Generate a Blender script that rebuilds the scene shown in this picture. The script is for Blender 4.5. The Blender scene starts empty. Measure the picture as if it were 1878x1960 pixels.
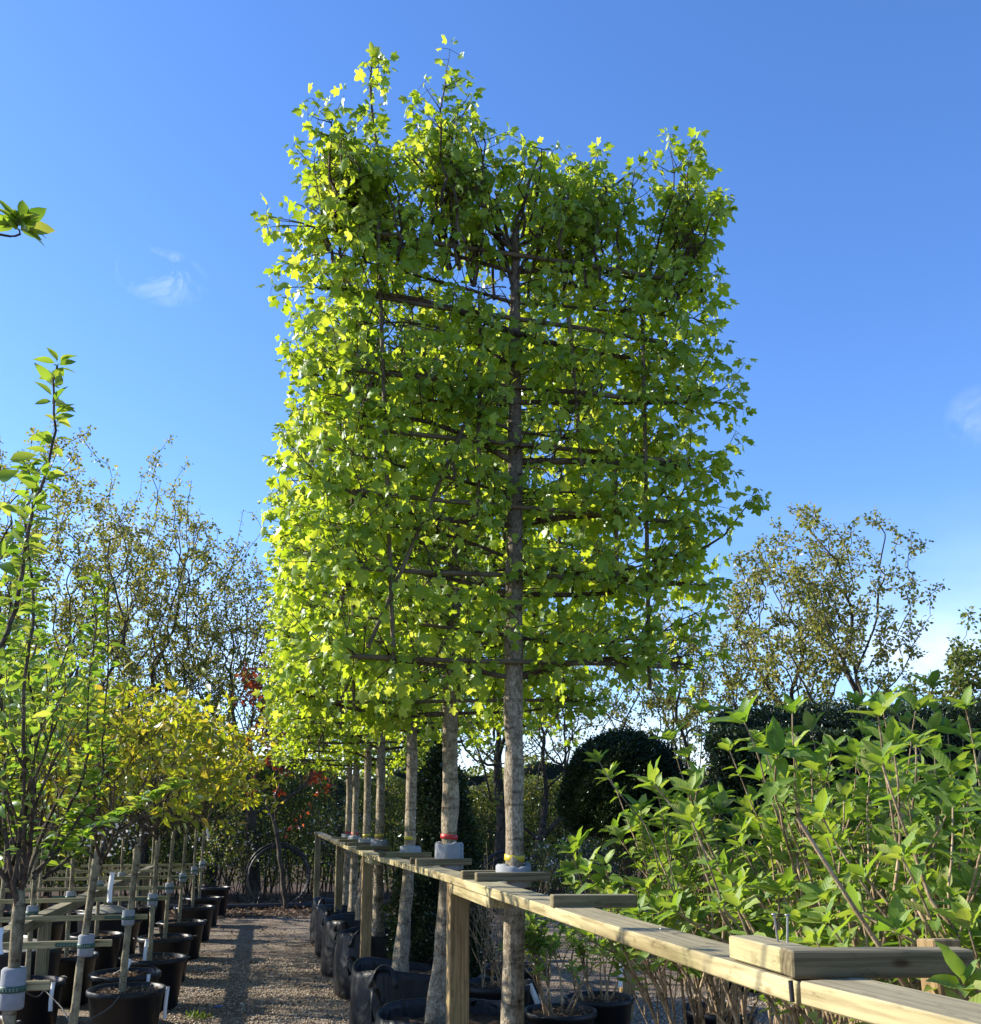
import bpy, bmesh, math, random
import numpy as np
from mathutils import Vector, Matrix

SC = bpy.context.scene
COL = SC.collection
R = math.radians
PI = math.pi

# ------------------------------------------------------------------ camera, sky, sun, exposure
cam = bpy.data.cameras.new('camera')
cam.sensor_fit = 'AUTO'; cam.sensor_width = 36.0
cam.lens = 36.0 * 1880 / 1960
cam.shift_y = 0.129
cam.clip_start = 0.05; cam.clip_end = 3000
CAM = Vector((0, 0, 1.65))
co = bpy.data.objects.new('camera', cam); COL.objects.link(co)
co.location = CAM; co.rotation_euler = (R(100), 0, R(-12.6))
SC.camera = co

SUN_AZ = R(-64)          # from +Y (along the row), negative is to the left
SUN_EL = R(28)
world = bpy.data.worlds.new('World'); SC.world = world; world.use_nodes = True

def build_world():
    nt = world.node_tree; N = nt.nodes; L = nt.links; N.clear()
    out = N.new('ShaderNodeOutputWorld'); bg = N.new('ShaderNodeBackground')
    sky = N.new('ShaderNodeTexSky'); sky.sky_type = 'NISHITA'; sky.sun_disc = False
    sky.sun_elevation = SUN_EL; sky.sun_rotation = SUN_AZ
    sky.air_density = 1.0; sky.dust_density = 0.25; sky.ozone_density = 3.2; sky.altitude = 30
    hs = N.new('ShaderNodeHueSaturation'); hs.inputs['Saturation'].default_value = 1.16
    L.new(sky.outputs[0], hs.inputs['Color'])
    tc = N.new('ShaderNodeTexCoord')
    def dot(vec):
        d = N.new('ShaderNodeVectorMath'); d.operation = 'DOT_PRODUCT'
        L.new(tc.outputs['Generated'], d.inputs[0]); d.inputs[1].default_value = vec; return d.outputs['Value']
    def m(op, a, b=None, clamp=False):
        n = N.new('ShaderNodeMath'); n.operation = op; n.use_clamp = clamp
        for k, v in ((0, a), (1, b)):
            if v is None: continue
            if isinstance(v, (int, float)): n.inputs[k].default_value = v
            else: L.new(v, n.inputs[k])
        return n.outputs[0]
    def cloud(c, ru, rw, amt, nscale, lo, hi):
        c = Vector(c).normalized(); u = c.cross(Vector((0, 0, 1))).normalized(); w = u.cross(c)
        a = m('DIVIDE', dot(u), ru); b = m('DIVIDE', dot(w), rw)
        r2 = m('ADD', m('MULTIPLY', a, a), m('MULTIPLY', b, b))
        e = m('SUBTRACT', 1.0, r2, True)
        e = m('MULTIPLY', e, m('GREATER_THAN', dot(c), 0.0))
        no = N.new('ShaderNodeTexNoise'); no.inputs['Scale'].default_value = nscale
        no.inputs['Detail'].default_value = 7; no.inputs['Roughness'].default_value = 0.62; no.inputs['Distortion'].default_value = 0.6
        L.new(tc.outputs['Generated'], no.inputs['Vector'])
        mr = N.new('ShaderNodeMapRange'); mr.inputs['From Min'].default_value = lo; mr.inputs['From Max'].default_value = hi
        L.new(no.outputs['Fac'], mr.inputs['Value'])
        return m('MULTIPLY', m('MULTIPLY', e, mr.outputs[0]), amt)
    f1 = cloud((-0.112, 0.868, 0.484), 0.044, 0.026, 0.50, 26, 0.44, 0.82)
    f3 = cloud((0.606, 0.713, 0.352), 0.030, 0.030, 0.30, 14, 0.35, 0.8)
    f4 = cloud((0.600, 0.787, 0.150), 0.085, 0.040, 0.50, 9, 0.38, 0.75)
    f5 = cloud((-0.160, 0.952, 0.262), 0.05, 0.02, 0.5, 16, 0.38, 0.75)
    # soft low cloud all along the horizon
    no = N.new('ShaderNodeTexNoise'); no.inputs['Scale'].default_value = 3.2; no.inputs['Detail'].default_value = 6
    mp = N.new('ShaderNodeMapping'); mp.inputs['Scale'].default_value = (1, 1, 3.0)
    L.new(tc.outputs['Generated'], mp.inputs['Vector']); L.new(mp.outputs[0], no.inputs['Vector'])
    mr = N.new('ShaderNodeMapRange'); mr.inputs['From Min'].default_value = 0.47; mr.inputs['From Max'].default_value = 0.68
    L.new(no.outputs['Fac'], mr.inputs['Value'])
    z = dot((0, 0, 1))
    lowm = N.new('ShaderNodeMapRange'); lowm.inputs['From Min'].default_value = 0.30; lowm.inputs['From Max'].default_value = 0.10
    L.new(z, lowm.inputs['Value'])
    f2 = m('MULTIPLY', m('MULTIPLY', mr.outputs[0], lowm.outputs[0]), 0.32)
    fac = m('ADD', m('ADD', m('ADD', f1, f2), m('ADD', f3, f4)), f5, True)
    mx = N.new('ShaderNodeMix'); mx.data_type = 'RGBA'
    tint = N.new('ShaderNodeMix'); tint.data_type = 'RGBA'; tint.blend_type = 'MULTIPLY'; tint.inputs['Factor'].default_value = 1.0
    L.new(hs.outputs[0], tint.inputs['A']); tint.inputs['B'].default_value = (0.97, 0.96, 1.15, 1)
    L.new(fac, mx.inputs['Factor']); L.new(tint.outputs['Result'], mx.inputs['A'])
    mx.inputs['B'].default_value = (7.0, 7.3, 8.2, 1)
    L.new(mx.outputs['Result'], bg.inputs['Color']); bg.inputs['Strength'].default_value = 0.13
    L.new(bg.outputs[0], out.inputs['Surface'])
build_world()

sd = Vector((math.sin(SUN_AZ) * math.cos(SUN_EL), math.cos(SUN_AZ) * math.cos(SUN_EL), math.sin(SUN_EL)))
sl = bpy.data.lights.new('sun', 'SUN'); sl.energy = 5.0; sl.angle = R(0.53); sl.color = (1.0, 0.92, 0.78)
so = bpy.data.objects.new('sun', sl); COL.objects.link(so)
so.rotation_euler = (-sd).to_track_quat('-Z', 'Y').to_euler(); so.location = sd * 60

vs = SC.view_settings
vs.view_transform = 'Standard'; vs.look = 'None'; vs.exposure = 1.02; vs.gamma = 1.0; vs.use_curve_mapping = False
SC.cycles.max_bounces = 10; SC.cycles.transmission_bounces = 6; SC.cycles.diffuse_bounces = 4
SC.cycles.use_denoising = True

# ------------------------------------------------------------------ materials
def new_mat(name):
    mt = bpy.data.materials.new(name); mt.use_nodes = True
    nt = mt.node_tree; nt.nodes.clear()
    out = nt.nodes.new('ShaderNodeOutputMaterial')
    return mt, nt.nodes, nt.links, out
def ramp(N, stops):
    r = N.new('ShaderNodeValToRGB'); e = r.color_ramp.elements
    while len(e) < len(stops): e.new(0.5)
    for k, (p, c) in enumerate(stops):
        e[k].position = p; e[k].color = (c[0], c[1], c[2], 1)
    return r
def noise(N, L, vec, scale, detail=4, rough=0.55, mapscale=None, dist=0.0):
    if mapscale is not None:
        mp = N.new('ShaderNodeMapping'); mp.inputs['Scale'].default_value = mapscale
        L.new(vec, mp.inputs['Vector']); vec = mp.outputs[0]
    n = N.new('ShaderNodeTexNoise'); n.inputs['Scale'].default_value = scale; n.inputs['Detail'].default_value = detail
    n.inputs['Roughness'].default_value = rough; n.inputs['Distortion'].default_value = dist
    L.new(vec, n.inputs['Vector']); return n.outputs['Fac']
def bump(N, L, h, strength, dist=0.01):
    b = N.new('ShaderNodeBump'); b.inputs['Strength'].default_value = strength; b.inputs['Distance'].default_value = dist
    L.new(h, b.inputs['Height']); return b.outputs[0]
def mixc(N, L, fac, a, b, mode='MIX'):
    m = N.new('ShaderNodeMix'); m.data_type = 'RGBA'; m.blend_type = mode
    for k, v in (('Factor', fac), ('A', a), ('B', b)):
        if isinstance(v, (int, float)): m.inputs[k].default_value = v
        elif isinstance(v, tuple): m.inputs[k].default_value = (*v[:3], 1)
        else: L.new(v, m.inputs[k])
    return m.outputs['Result']

def leaf_mat(name, stops, tstops, trans=0.45, gloss=0.05, rough=0.4, veins=False):
    """thin leaf: reflected colour, light shining through, a little sheen; colour varies leaf by leaf"""
    mt, N, L, out = new_mat(name)
    at = N.new('ShaderNodeAttribute'); at.attribute_name = 'rnd'
    oi = N.new('ShaderNodeObjectInfo')
    ad = N.new('ShaderNodeMath'); ad.operation = 'ADD'; L.new(at.outputs['Fac'], ad.inputs[0]); L.new(oi.outputs['Random'], ad.inputs[1])
    fr = N.new('ShaderNodeMath'); fr.operation = 'FRACT'; L.new(ad.outputs[0], fr.inputs[0])
    r1 = ramp(N, stops); r2 = ramp(N, tstops)
    L.new(fr.outputs[0], r1.inputs[0]); L.new(fr.outputs[0], r2.inputs[0])
    c1, c2 = r1.outputs[0], r2.outputs[0]
    nrm = None
    if veins:
        lc = N.new('ShaderNodeAttribute'); lc.attribute_name = 'lc'
        sx = N.new('ShaderNodeSeparateXYZ'); L.new(lc.outputs['Vector'], sx.inputs[0])
        ab = N.new('ShaderNodeMath'); ab.operation = 'ABSOLUTE'; L.new(sx.outputs[0], ab.inputs[0])
        k = N.new('ShaderNodeMath'); k.operation = 'MULTIPLY_ADD'; L.new(ab.outputs[0], k.inputs[0]); k.inputs[1].default_value = -1.15; L.new(sx.outputs[1], k.inputs[2])
        s = N.new('ShaderNodeMath'); s.operation = 'MULTIPLY'; L.new(k.outputs[0], s.inputs[0]); s.inputs[1].default_value = 48
        si = N.new('ShaderNodeMath'); si.operation = 'SINE'; L.new(s.outputs[0], si.inputs[0])
        v1 = N.new('ShaderNodeMapRange'); v1.inputs['From Min'].default_value = 0.72; v1.inputs['From Max'].default_value = 1.0; L.new(si.outputs[0], v1.inputs['Value'])
        mid = N.new('ShaderNodeMapRange'); mid.inputs['From Min'].default_value = 0.028; mid.inputs['From Max'].default_value = 0.010; L.new(ab.outputs[0], mid.inputs['Value'])
        mxx = N.new('ShaderNodeMath'); mxx.operation = 'MAXIMUM'; L.new(v1.outputs[0], mxx.inputs[0]); L.new(mid.outputs[0], mxx.inputs[1])
        vf = N.new('ShaderNodeMath'); vf.operation = 'MULTIPLY'; L.new(mxx.outputs[0], vf.inputs[0]); vf.inputs[1].default_value = 0.32
        c1 = mixc(N, L, vf.outputs[0], c1, (0.30, 0.36, 0.14)); c2 = mixc(N, L, vf.outputs[0], c2, (0.22, 0.28, 0.06))
        nrm = bump(N, L, si.outputs[0], 0.12, 0.002)
    d = N.new('ShaderNodeBsdfDiffuse'); t = N.new('ShaderNodeBsdfTranslucent'); g = N.new('ShaderNodeBsdfGlossy')
    g.inputs['Roughness'].default_value = rough; g.inputs['Color'].default_value = (0.9, 0.95, 1.0, 1)
    L.new(c1, d.inputs['Color']); L.new(c2, t.inputs['Color'])
    if nrm is not None:
        L.new(nrm, d.inputs['Normal']); L.new(nrm, g.inputs['Normal'])
    m1 = N.new('ShaderNodeMixShader'); m1.inputs[0].default_value = trans; L.new(d.outputs[0], m1.inputs[1]); L.new(t.outputs[0], m1.inputs[2])
    lw = N.new('ShaderNodeFresnel'); lw.inputs['IOR'].default_value = 1.38
    gm = N.new('ShaderNodeMath'); gm.operation = 'MULTIPLY'; L.new(lw.outputs[0], gm.inputs[0]); gm.inputs[1].default_value = gloss * 10
    gc = N.new('ShaderNodeMath'); gc.operation = 'MINIMUM'; L.new(gm.outputs[0], gc.inputs[0]); gc.inputs[1].default_value = 0.10
    m2 = N.new('ShaderNodeMixShader'); L.new(gc.outputs[0], m2.inputs[0]); L.new(m1.outputs[0], m2.inputs[1]); L.new(g.outputs[0], m2.inputs[2])
    L.new(m2.outputs[0], out.inputs['Surface'])
    return mt

def principled(N, L, out, col, rough=0.7, spec=0.3, normal=None, metal=0.0):
    p = N.new('ShaderNodeBsdfPrincipled')
    if isinstance(col, tuple): p.inputs['Base Color'].default_value = (*col, 1)
    else: L.new(col, p.inputs['Base Color'])
    if isinstance(rough, (int, float)): p.inputs['Roughness'].default_value = rough
    else: L.new(rough, p.inputs['Roughness'])
    p.inputs['Specular IOR Level'].default_value = spec; p.inputs['Metallic'].default_value = metal
    if normal is not None: L.new(normal, p.inputs['Normal'])
    L.new(p.outputs[0], out.inputs['Surface']); return p

def plain_mat(name, col, rough=0.6, spec=0.3, var=0.25, nscale=12, bstr=0.0, metal=0.0):
    mt, N, L, out = new_mat(name)
    tc = N.new('ShaderNodeTexCoord')
    f = noise(N, L, tc.outputs['Object'], nscale, 5)
    r = ramp(N, [(0.25, tuple(c * (1 - var) for c in col)), (0.75, tuple(min(1, c * (1 + var)) for c in col))])
    L.new(f, r.inputs[0])
    nr = bump(N, L, noise(N, L, tc.outputs['Object'], nscale * 6, 3), bstr, 0.004) if bstr else None
    principled(N, L, out, r.outputs[0], rough, spec, nr, metal); return mt

def bark_mat(name, dark, mid, pale, scale=1.0, bstr=0.8, palebias=0.5, young=None):
    mt, N, L, out = new_mat(name)
    tc = N.new('ShaderNodeTexCoord'); v = tc.outputs['Object']
    f1 = noise(N, L, v, 26 * scale, 7, 0.72, (1, 1, 0.6), 0.7)
    f2 = noise(N, L, v, 5 * scale, 4, 0.6, (1, 1, 0.6))
    r1 = ramp(N, [(0.30, dark), (0.46, mid), (0.66, pale)]); L.new(f1, r1.inputs[0])
    r2 = ramp(N, [(palebias - 0.12, (0.45, 0.42, 0.38)), (palebias + 0.12, (1.1, 1.08, 1.02))]); L.new(f2, r2.inputs[0])
    c = mixc(N, L, 1.0, r1.outputs[0], r2.outputs[0], 'MULTIPLY')
    fb = noise(N, L, v, 9, 4, 0.7, (0.5, 0.5, 2.2)); rb = ramp(N, [(0.34, (0.34, 0.28, 0.22)), (0.45, (1, 1, 1))]); L.new(fb, rb.inputs[0])
    c = mixc(N, L, 0.85, c, rb.outputs[0], 'MULTIPLY')
    if young is not None:   # smooth pale stem turns darker and browner higher up
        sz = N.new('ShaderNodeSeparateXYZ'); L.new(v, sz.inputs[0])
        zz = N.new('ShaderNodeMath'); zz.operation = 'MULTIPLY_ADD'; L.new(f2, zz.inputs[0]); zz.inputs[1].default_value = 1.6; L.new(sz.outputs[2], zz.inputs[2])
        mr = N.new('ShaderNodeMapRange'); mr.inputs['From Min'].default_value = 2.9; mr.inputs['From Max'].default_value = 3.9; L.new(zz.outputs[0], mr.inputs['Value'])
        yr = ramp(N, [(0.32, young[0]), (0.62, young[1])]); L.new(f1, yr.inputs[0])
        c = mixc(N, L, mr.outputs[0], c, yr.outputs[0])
    f3 = noise(N, L, v, 60 * scale, 4, 0.6, (1, 1, 0.25))
    h = N.new('ShaderNodeMath'); h.operation = 'ADD'; L.new(f1, h.inputs[0]); L.new(f3, h.inputs[1])
    principled(N, L, out, c, 0.85, 0.2, bump(N, L, h.outputs[0], bstr, 0.012)); return mt

def timber_mat(name, a, b, green=0.35, warm=0.0):
    mt, N, L, out = new_mat(name)
    tc = N.new('ShaderNodeTexCoord'); v = tc.outputs['Object']
    oi = N.new('ShaderNodeObjectInfo')
    off = N.new('ShaderNodeVectorMath'); off.operation = 'MULTIPLY_ADD'
    cb = N.new('ShaderNodeCombineXYZ')
    for k in range(3): L.new(oi.outputs['Random'], cb.inputs[k])
    L.new(cb.outputs[0], off.inputs[0]); off.inputs[1].default_value = (7, 0.10, 0.05); L.new(v, off.inputs[2]); v = off.outputs[0]
    w = N.new('ShaderNodeTexWave'); w.wave_type = 'RINGS'; w.rings_direction = 'X'
    w.inputs['Scale'].default_value = 20; w.inputs['Distortion'].default_value = 7.0; w.inputs['Detail'].default_value = 3; w.inputs['Detail Scale'].default_value = 0.5
    mp = N.new('ShaderNodeMapping'); mp.inputs['Scale'].default_value = (0.10, 1, 1); L.new(v, mp.inputs['Vector']); L.new(mp.outputs[0], w.inputs['Vector'])
    fine = noise(N, L, v, 90, 4, 0.6, (0.05, 1, 1))
    bm_ = tuple(0.25 * x + 0.75 * y for x, y in zip(a, b)); r = ramp(N, [(0.02, bm_), (0.35, a), (1.0, tuple(min(1, c * 1.08) for c in a))]); L.new(w.outputs['Fac'], r.inputs[0])
    r2 = ramp(N, [(0.36, (0.50, 0.47, 0.40)), (0.52, (0.92, 0.91, 0.88)), (0.7, (1.08, 1.08, 1.06))]); L.new(fine, r2.inputs[0])
    c = mixc(N, L, 0.75, r.outputs[0], r2.outputs[0], 'MULTIPLY')
    gp = noise(N, L, v, 5.0, 4, 0.6, (0.5, 1, 1)); gr = ramp(N, [(0.5, (0, 0, 0)), (0.75, (green, green, green))]); L.new(gp, gr.inputs[0])
    c = mixc(N, L, gr.outputs[0], c, (0.27, 0.29, 0.12))
    st = noise(N, L, v, 2.3, 3, 0.5, (0.7, 1, 1)); sr = ramp(N, [(0.34, (0.45, 0.42, 0.33)), (0.58, (1, 1, 1))]); L.new(st, sr.inputs[0])
    c = mixc(N, L, 0.7, c, sr.outputs[0], 'MULTIPLY')
    ge = N.new('ShaderNodeNewGeometry'); sn = N.new('ShaderNodeSeparateXYZ'); L.new(ge.outputs['Normal'], sn.inputs[0])
    up = N.new('ShaderNodeMapRange'); up.inputs['From Min'].default_value = 0.6; up.inputs['From Max'].default_value = 0.95; up.inputs['To Max'].default_value = 0.55; L.new(sn.outputs[2], up.inputs['Value'])
    wn = noise(N, L, v, 14, 5, 0.65, (0.25, 1, 1)); wr = ramp(N, [(0.3, (0.17, 0.16, 0.125)), (0.7, (0.36, 0.33, 0.25))]); L.new(wn, wr.inputs[0])
    c = mixc(N, L, up.outputs[0], c, wr.outputs[0])
    dn = noise(N, L, v, 46, 5, 0.7, (0.4, 1, 1)); dr = ramp(N, [(0.30, (0.45, 0.42, 0.36)), (0.44, (1, 1, 1))]); L.new(dn, dr.inputs[0])
    c = mixc(N, L, 0.8, c, dr.outputs[0], 'MULTIPLY')
    # knots
    vo = N.new('ShaderNodeTexVoronoi'); vo.inputs['Scale'].default_value = 5.0
    mp2 = N.new('ShaderNodeMapping'); mp2.inputs['Scale'].default_value = (0.7, 1.6, 1.6); L.new(v, mp2.inputs['Vector']); L.new(mp2.outputs[0], vo.inputs['Vector'])
    kr = ramp(N, [(0.03, (0.30, 0.18, 0.09)), (0.075, (1, 1, 1))]); L.new(vo.outputs['Distance'], kr.inputs[0])
    c = mixc(N, L, 0.8, c, kr.outputs[0], 'MULTIPLY')
    h = N.new('ShaderNodeMath'); h.operation = 'ADD'; L.new(w.outputs['Fac'], h.inputs[0]); L.new(fine, h.inputs[1])
    principled(N, L, out, c, 0.78, 0.2, bump(N, L, h.outputs[0], 0.18, 0.0015)); return mt

M = {}
M['maple'] = leaf_mat('maple_leaf', [(0, (0.105, 0.190, 0.022)), (0.5, (0.16, 0.265, 0.033)), (1, (0.24, 0.33, 0.055))],
                      [(0, (0.40, 0.56, 0.02)), (0.6, (0.57, 0.70, 0.03)), (1, (0.80, 0.84, 0.08))], 0.52, 0.05, 0.42)
M['cherry'] = leaf_mat('cherry_leaf', [(0, (0.11, 0.16, 0.02)), (0.7, (0.22, 0.22, 0.03)), (1, (0.32, 0.22, 0.05))],
                       [(0, (0.40, 0.52, 0.02)), (0.7, (0.68, 0.66, 0.03)), (1, (0.76, 0.54, 0.05))], 0.48, 0.05, 0.4)
M['apple'] = leaf_mat('apple_leaf', [(0, (0.06, 0.14, 0.02)), (0.6, (0.10, 0.20, 0.03)), (1, (0.17, 0.26, 0.05))],
                      [(0, (0.24, 0.44, 0.03)), (0.6, (0.42, 0.58, 0.04)), (1, (0.62, 0.64, 0.08))], 0.45, 0.05, 0.4)
M['oak'] = leaf_mat('oak_leaf', [(0, (0.09, 0.11, 0.022)), (0.5, (0.16, 0.175, 0.035)), (1, (0.24, 0.20, 0.06))],
                    [(0, (0.26, 0.32, 0.03)), (0.5, (0.42, 0.44, 0.05)), (1, (0.50, 0.40, 0.08))], 0.4, 0.03, 0.5)
M['hedge'] = leaf_mat('hedge_leaf', [(0, (0.045, 0.08, 0.018)), (0.5, (0.08, 0.12, 0.025)), (0.85, (0.13, 0.15, 0.04)), (1, (0.16, 0.10, 0.05))],
                      [(0, (0.12, 0.22, 0.02)), (0.6, (0.28, 0.34, 0.04)), (1, (0.36, 0.28, 0.08))], 0.4, 0.03, 0.5)
M['yew'] = leaf_mat('yew_needle', [(0, (0.018, 0.035, 0.014)), (0.7, (0.03, 0.055, 0.018)), (1, (0.06, 0.085, 0.025))],
                    [(0, (0.02, 0.04, 0.01)), (1, (0.06, 0.09, 0.02))], 0.12, 0.05, 0.35)
M['red'] = leaf_mat('copper_leaf', [(0, (0.16, 0.03, 0.015)), (1, (0.26, 0.06, 0.02))], [(0, (0.45, 0.06, 0.02)), (1, (0.6, 0.14, 0.03))], 0.45, 0.04, 0.4)
M['hydr'] = leaf_mat('hydrangea_leaf', [(0, (0.08, 0.155, 0.018)), (0.5, (0.145, 0.235, 0.028)), (0.9, (0.25, 0.32, 0.055)), (1, (0.26, 0.26, 0.09))],
                     [(0, (0.24, 0.46, 0.02)), (0.6, (0.40, 0.58, 0.03)), (1, (0.55, 0.66, 0.06))], 0.40, 0.05, 0.5, veins=True)
M['flower'] = leaf_mat('blossom_petal', [(0, (0.75, 0.70, 0.70)), (1, (0.8, 0.78, 0.78))], [(0, (0.8, 0.75, 0.75)), (1, (0.85, 0.8, 0.8))], 0.4, 0.02, 0.6)
M['grass'] = leaf_mat('grass_blade', [(0, (0.06, 0.11, 0.02)), (1, (0.12, 0.17, 0.03))], [(0, (0.2, 0.32, 0.03)), (1, (0.3, 0.4, 0.05))], 0.4, 0.04, 0.4)
M['litter'] = leaf_mat('dead_leaf', [(0, (0.10, 0.06, 0.035)), (0.6, (0.20, 0.13, 0.08)), (1, (0.32, 0.23, 0.15))], [(0, (0.1, 0.06, 0.03)), (1, (0.2, 0.13, 0.07))], 0.15, 0.02, 0.6)
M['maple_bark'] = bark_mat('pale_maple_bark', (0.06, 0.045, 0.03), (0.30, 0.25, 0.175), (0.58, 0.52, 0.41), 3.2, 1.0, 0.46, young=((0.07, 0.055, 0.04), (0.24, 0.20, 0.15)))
M['branch'] = bark_mat('brown_branch_bark', (0.05, 0.038, 0.028), (0.10, 0.078, 0.058), (0.19, 0.155, 0.12), 2.2, 0.6)
M['stem'] = bark_mat('lichen_stem_bark', (0.11, 0.095, 0.06), (0.25, 0.22, 0.14), (0.38, 0.34, 0.24), 2.0, 0.7, 0.45)
M['oak_bark'] = bark_mat('dark_oak_bark', (0.035, 0.03, 0.024), (0.075, 0.064, 0.05), (0.14, 0.125, 0.10), 0.7, 0.9)
M['hydr_stem'] = bark_mat('tan_hydrangea_bark', (0.16, 0.11, 0.065), (0.34, 0.25, 0.155), (0.50, 0.40, 0.27), 2.5, 0.4)
M['cane'] = plain_mat('weathered_bamboo', (0.12, 0.095, 0.06), 0.7, 0.25, 0.4, 20, 0.3)
M['timber'] = timber_mat('treated_pine', (0.46, 0.395, 0.22), (0.28, 0.225, 0.105), 0.65)
M['timber_grey'] = timber_mat('weathered_pine', (0.235, 0.20, 0.122), (0.135, 0.11, 0.062), 0.55)
M['post'] = timber_mat('brown_pine', (0.34, 0.24, 0.12), (0.27, 0.185, 0.088), 0.25)
M['foam'] = plain_mat('grey_foam', (0.27, 0.285, 0.30), 0.9, 0.1, 0.12, 40, 0.5)
M['strap'] = plain_mat('green_strap', (0.03, 0.085, 0.06), 0.5, 0.4, 0.2, 30)
M['strap_hole'] = plain_mat('strap_slot', (0.16, 0.20, 0.15), 0.7, 0.2, 0.2, 30)
M['tape_y'] = plain_mat('yellow_tape', (0.52, 0.42, 0.03), 0.45, 0.5, 0.08, 30)
M['tape_r'] = plain_mat('red_tape', (0.48, 0.03, 0.03), 0.45, 0.5, 0.08, 30)
M['pot'] = plain_mat('black_plastic', (0.011, 0.012, 0.014), 0.42, 0.3, 0.25, 9, 0.08)
M['soil'] = plain_mat('bark_mulch', (0.085, 0.058, 0.038), 0.95, 0.1, 0.5, 60, 1.0)
M['label'] = plain_mat('white_plastic', (0.72, 0.73, 0.72), 0.5, 0.4, 0.06, 20)
M['pipe'] = plain_mat('black_pipe', (0.02, 0.021, 0.024), 0.45, 0.4, 0.2, 10)
M['steel'] = plain_mat('zinc_steel', (0.35, 0.34, 0.33), 0.4, 0.5, 0.2, 80, 0, 0.9)
M['stone'] = plain_mat('pale_mulch_mat', (0.34, 0.32, 0.27), 0.95, 0.1, 0.3, 30, 0.8)
M['blue'] = plain_mat('blue_plastic', (0.03, 0.10, 0.45), 0.4, 0.4, 0.1, 10)

def bag_mat():
    mt, N, L, out = new_mat('black_woven_plastic')
    tc = N.new('ShaderNodeTexCoord'); v = tc.outputs['Object']
    f = noise(N, L, v, 3.5, 4, 0.6); r = ramp(N, [(0.3, (0.008, 0.009, 0.010)), (0.7, (0.022, 0.023, 0.026))]); L.new(f, r.inputs[0])
    ro = N.new('ShaderNodeMapRange'); ro.inputs['To Min'].default_value = 0.30; ro.inputs['To Max'].default_value = 0.52; L.new(f, ro.inputs['Value'])
    w = noise(N, L, v, 9, 3, 0.5, (1, 1, 0.5), 0.8); w2 = noise(N, L, v, 160, 2)
    h = N.new('ShaderNodeMath'); h.operation = 'MULTIPLY_ADD'; L.new(w2, h.inputs[0]); h.inputs[1].default_value = 0.06; L.new(w, h.inputs[2])
    principled(N, L, out, r.outputs[0], ro.outputs[0], 0.28, bump(N, L, h.outputs[0], 0.6, 0.04)); return mt
M['bag'] = bag_mat()

def ground_mat():
    mt, N, L, out = new_mat('gravel_ground')
    tc = N.new('ShaderNodeTexCoord'); v = tc.outputs['Object']
    vo = N.new('ShaderNodeTexVoronoi'); vo.inputs['Scale'].default_value = 62; L.new(v, vo.inputs['Vector'])
    hs = N.new('ShaderNodeSeparateColor'); L.new(vo.outputs['Color'], hs.inputs[0])
    r = ramp(N, [(0.0, (0.11, 0.085, 0.062)), (0.35, (0.22, 0.175, 0.13)), (0.7, (0.30, 0.24, 0.18)), (1.0, (0.44, 0.39, 0.32))]); L.new(hs.outputs[0], r.inputs[0])
    f = noise(N, L, v, 0.9, 5); r2 = ramp(N, [(0.35, (0.62, 0.58, 0.54)), (0.6, (1, 1, 1))]); L.new(f, r2.inputs[0])
    c = mixc(N, L, 1.0, r.outputs[0], r2.outputs[0], 'MULTIPLY')
    principled(N, L, out, c, 0.9, 0.2, bump(N, L, vo.outputs['Distance'], 1.0, 0.02)); return mt
M['ground'] = ground_mat()
def pebble_mat():
    mt, N, L, out = new_mat('pebble')
    at = N.new('ShaderNodeAttribute'); at.attribute_name = 'rnd'
    r = ramp(N, [(0.0, (0.15, 0.11, 0.075)), (0.3, (0.30, 0.23, 0.155)), (0.75, (0.42, 0.33, 0.23)), (1.0, (0.58, 0.51, 0.41))]); L.new(at.outputs['Fac'], r.inputs[0])
    principled(N, L, out, r.outputs[0], 0.8, 0.25); return mt
M['pebble'] = pebble_mat()
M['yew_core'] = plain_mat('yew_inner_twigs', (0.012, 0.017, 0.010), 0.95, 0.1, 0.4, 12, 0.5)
M['earth'] = plain_mat('dark_earth', (0.075, 0.052, 0.036), 0.95, 0.1, 0.5, 3.0, 0.8)

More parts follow.
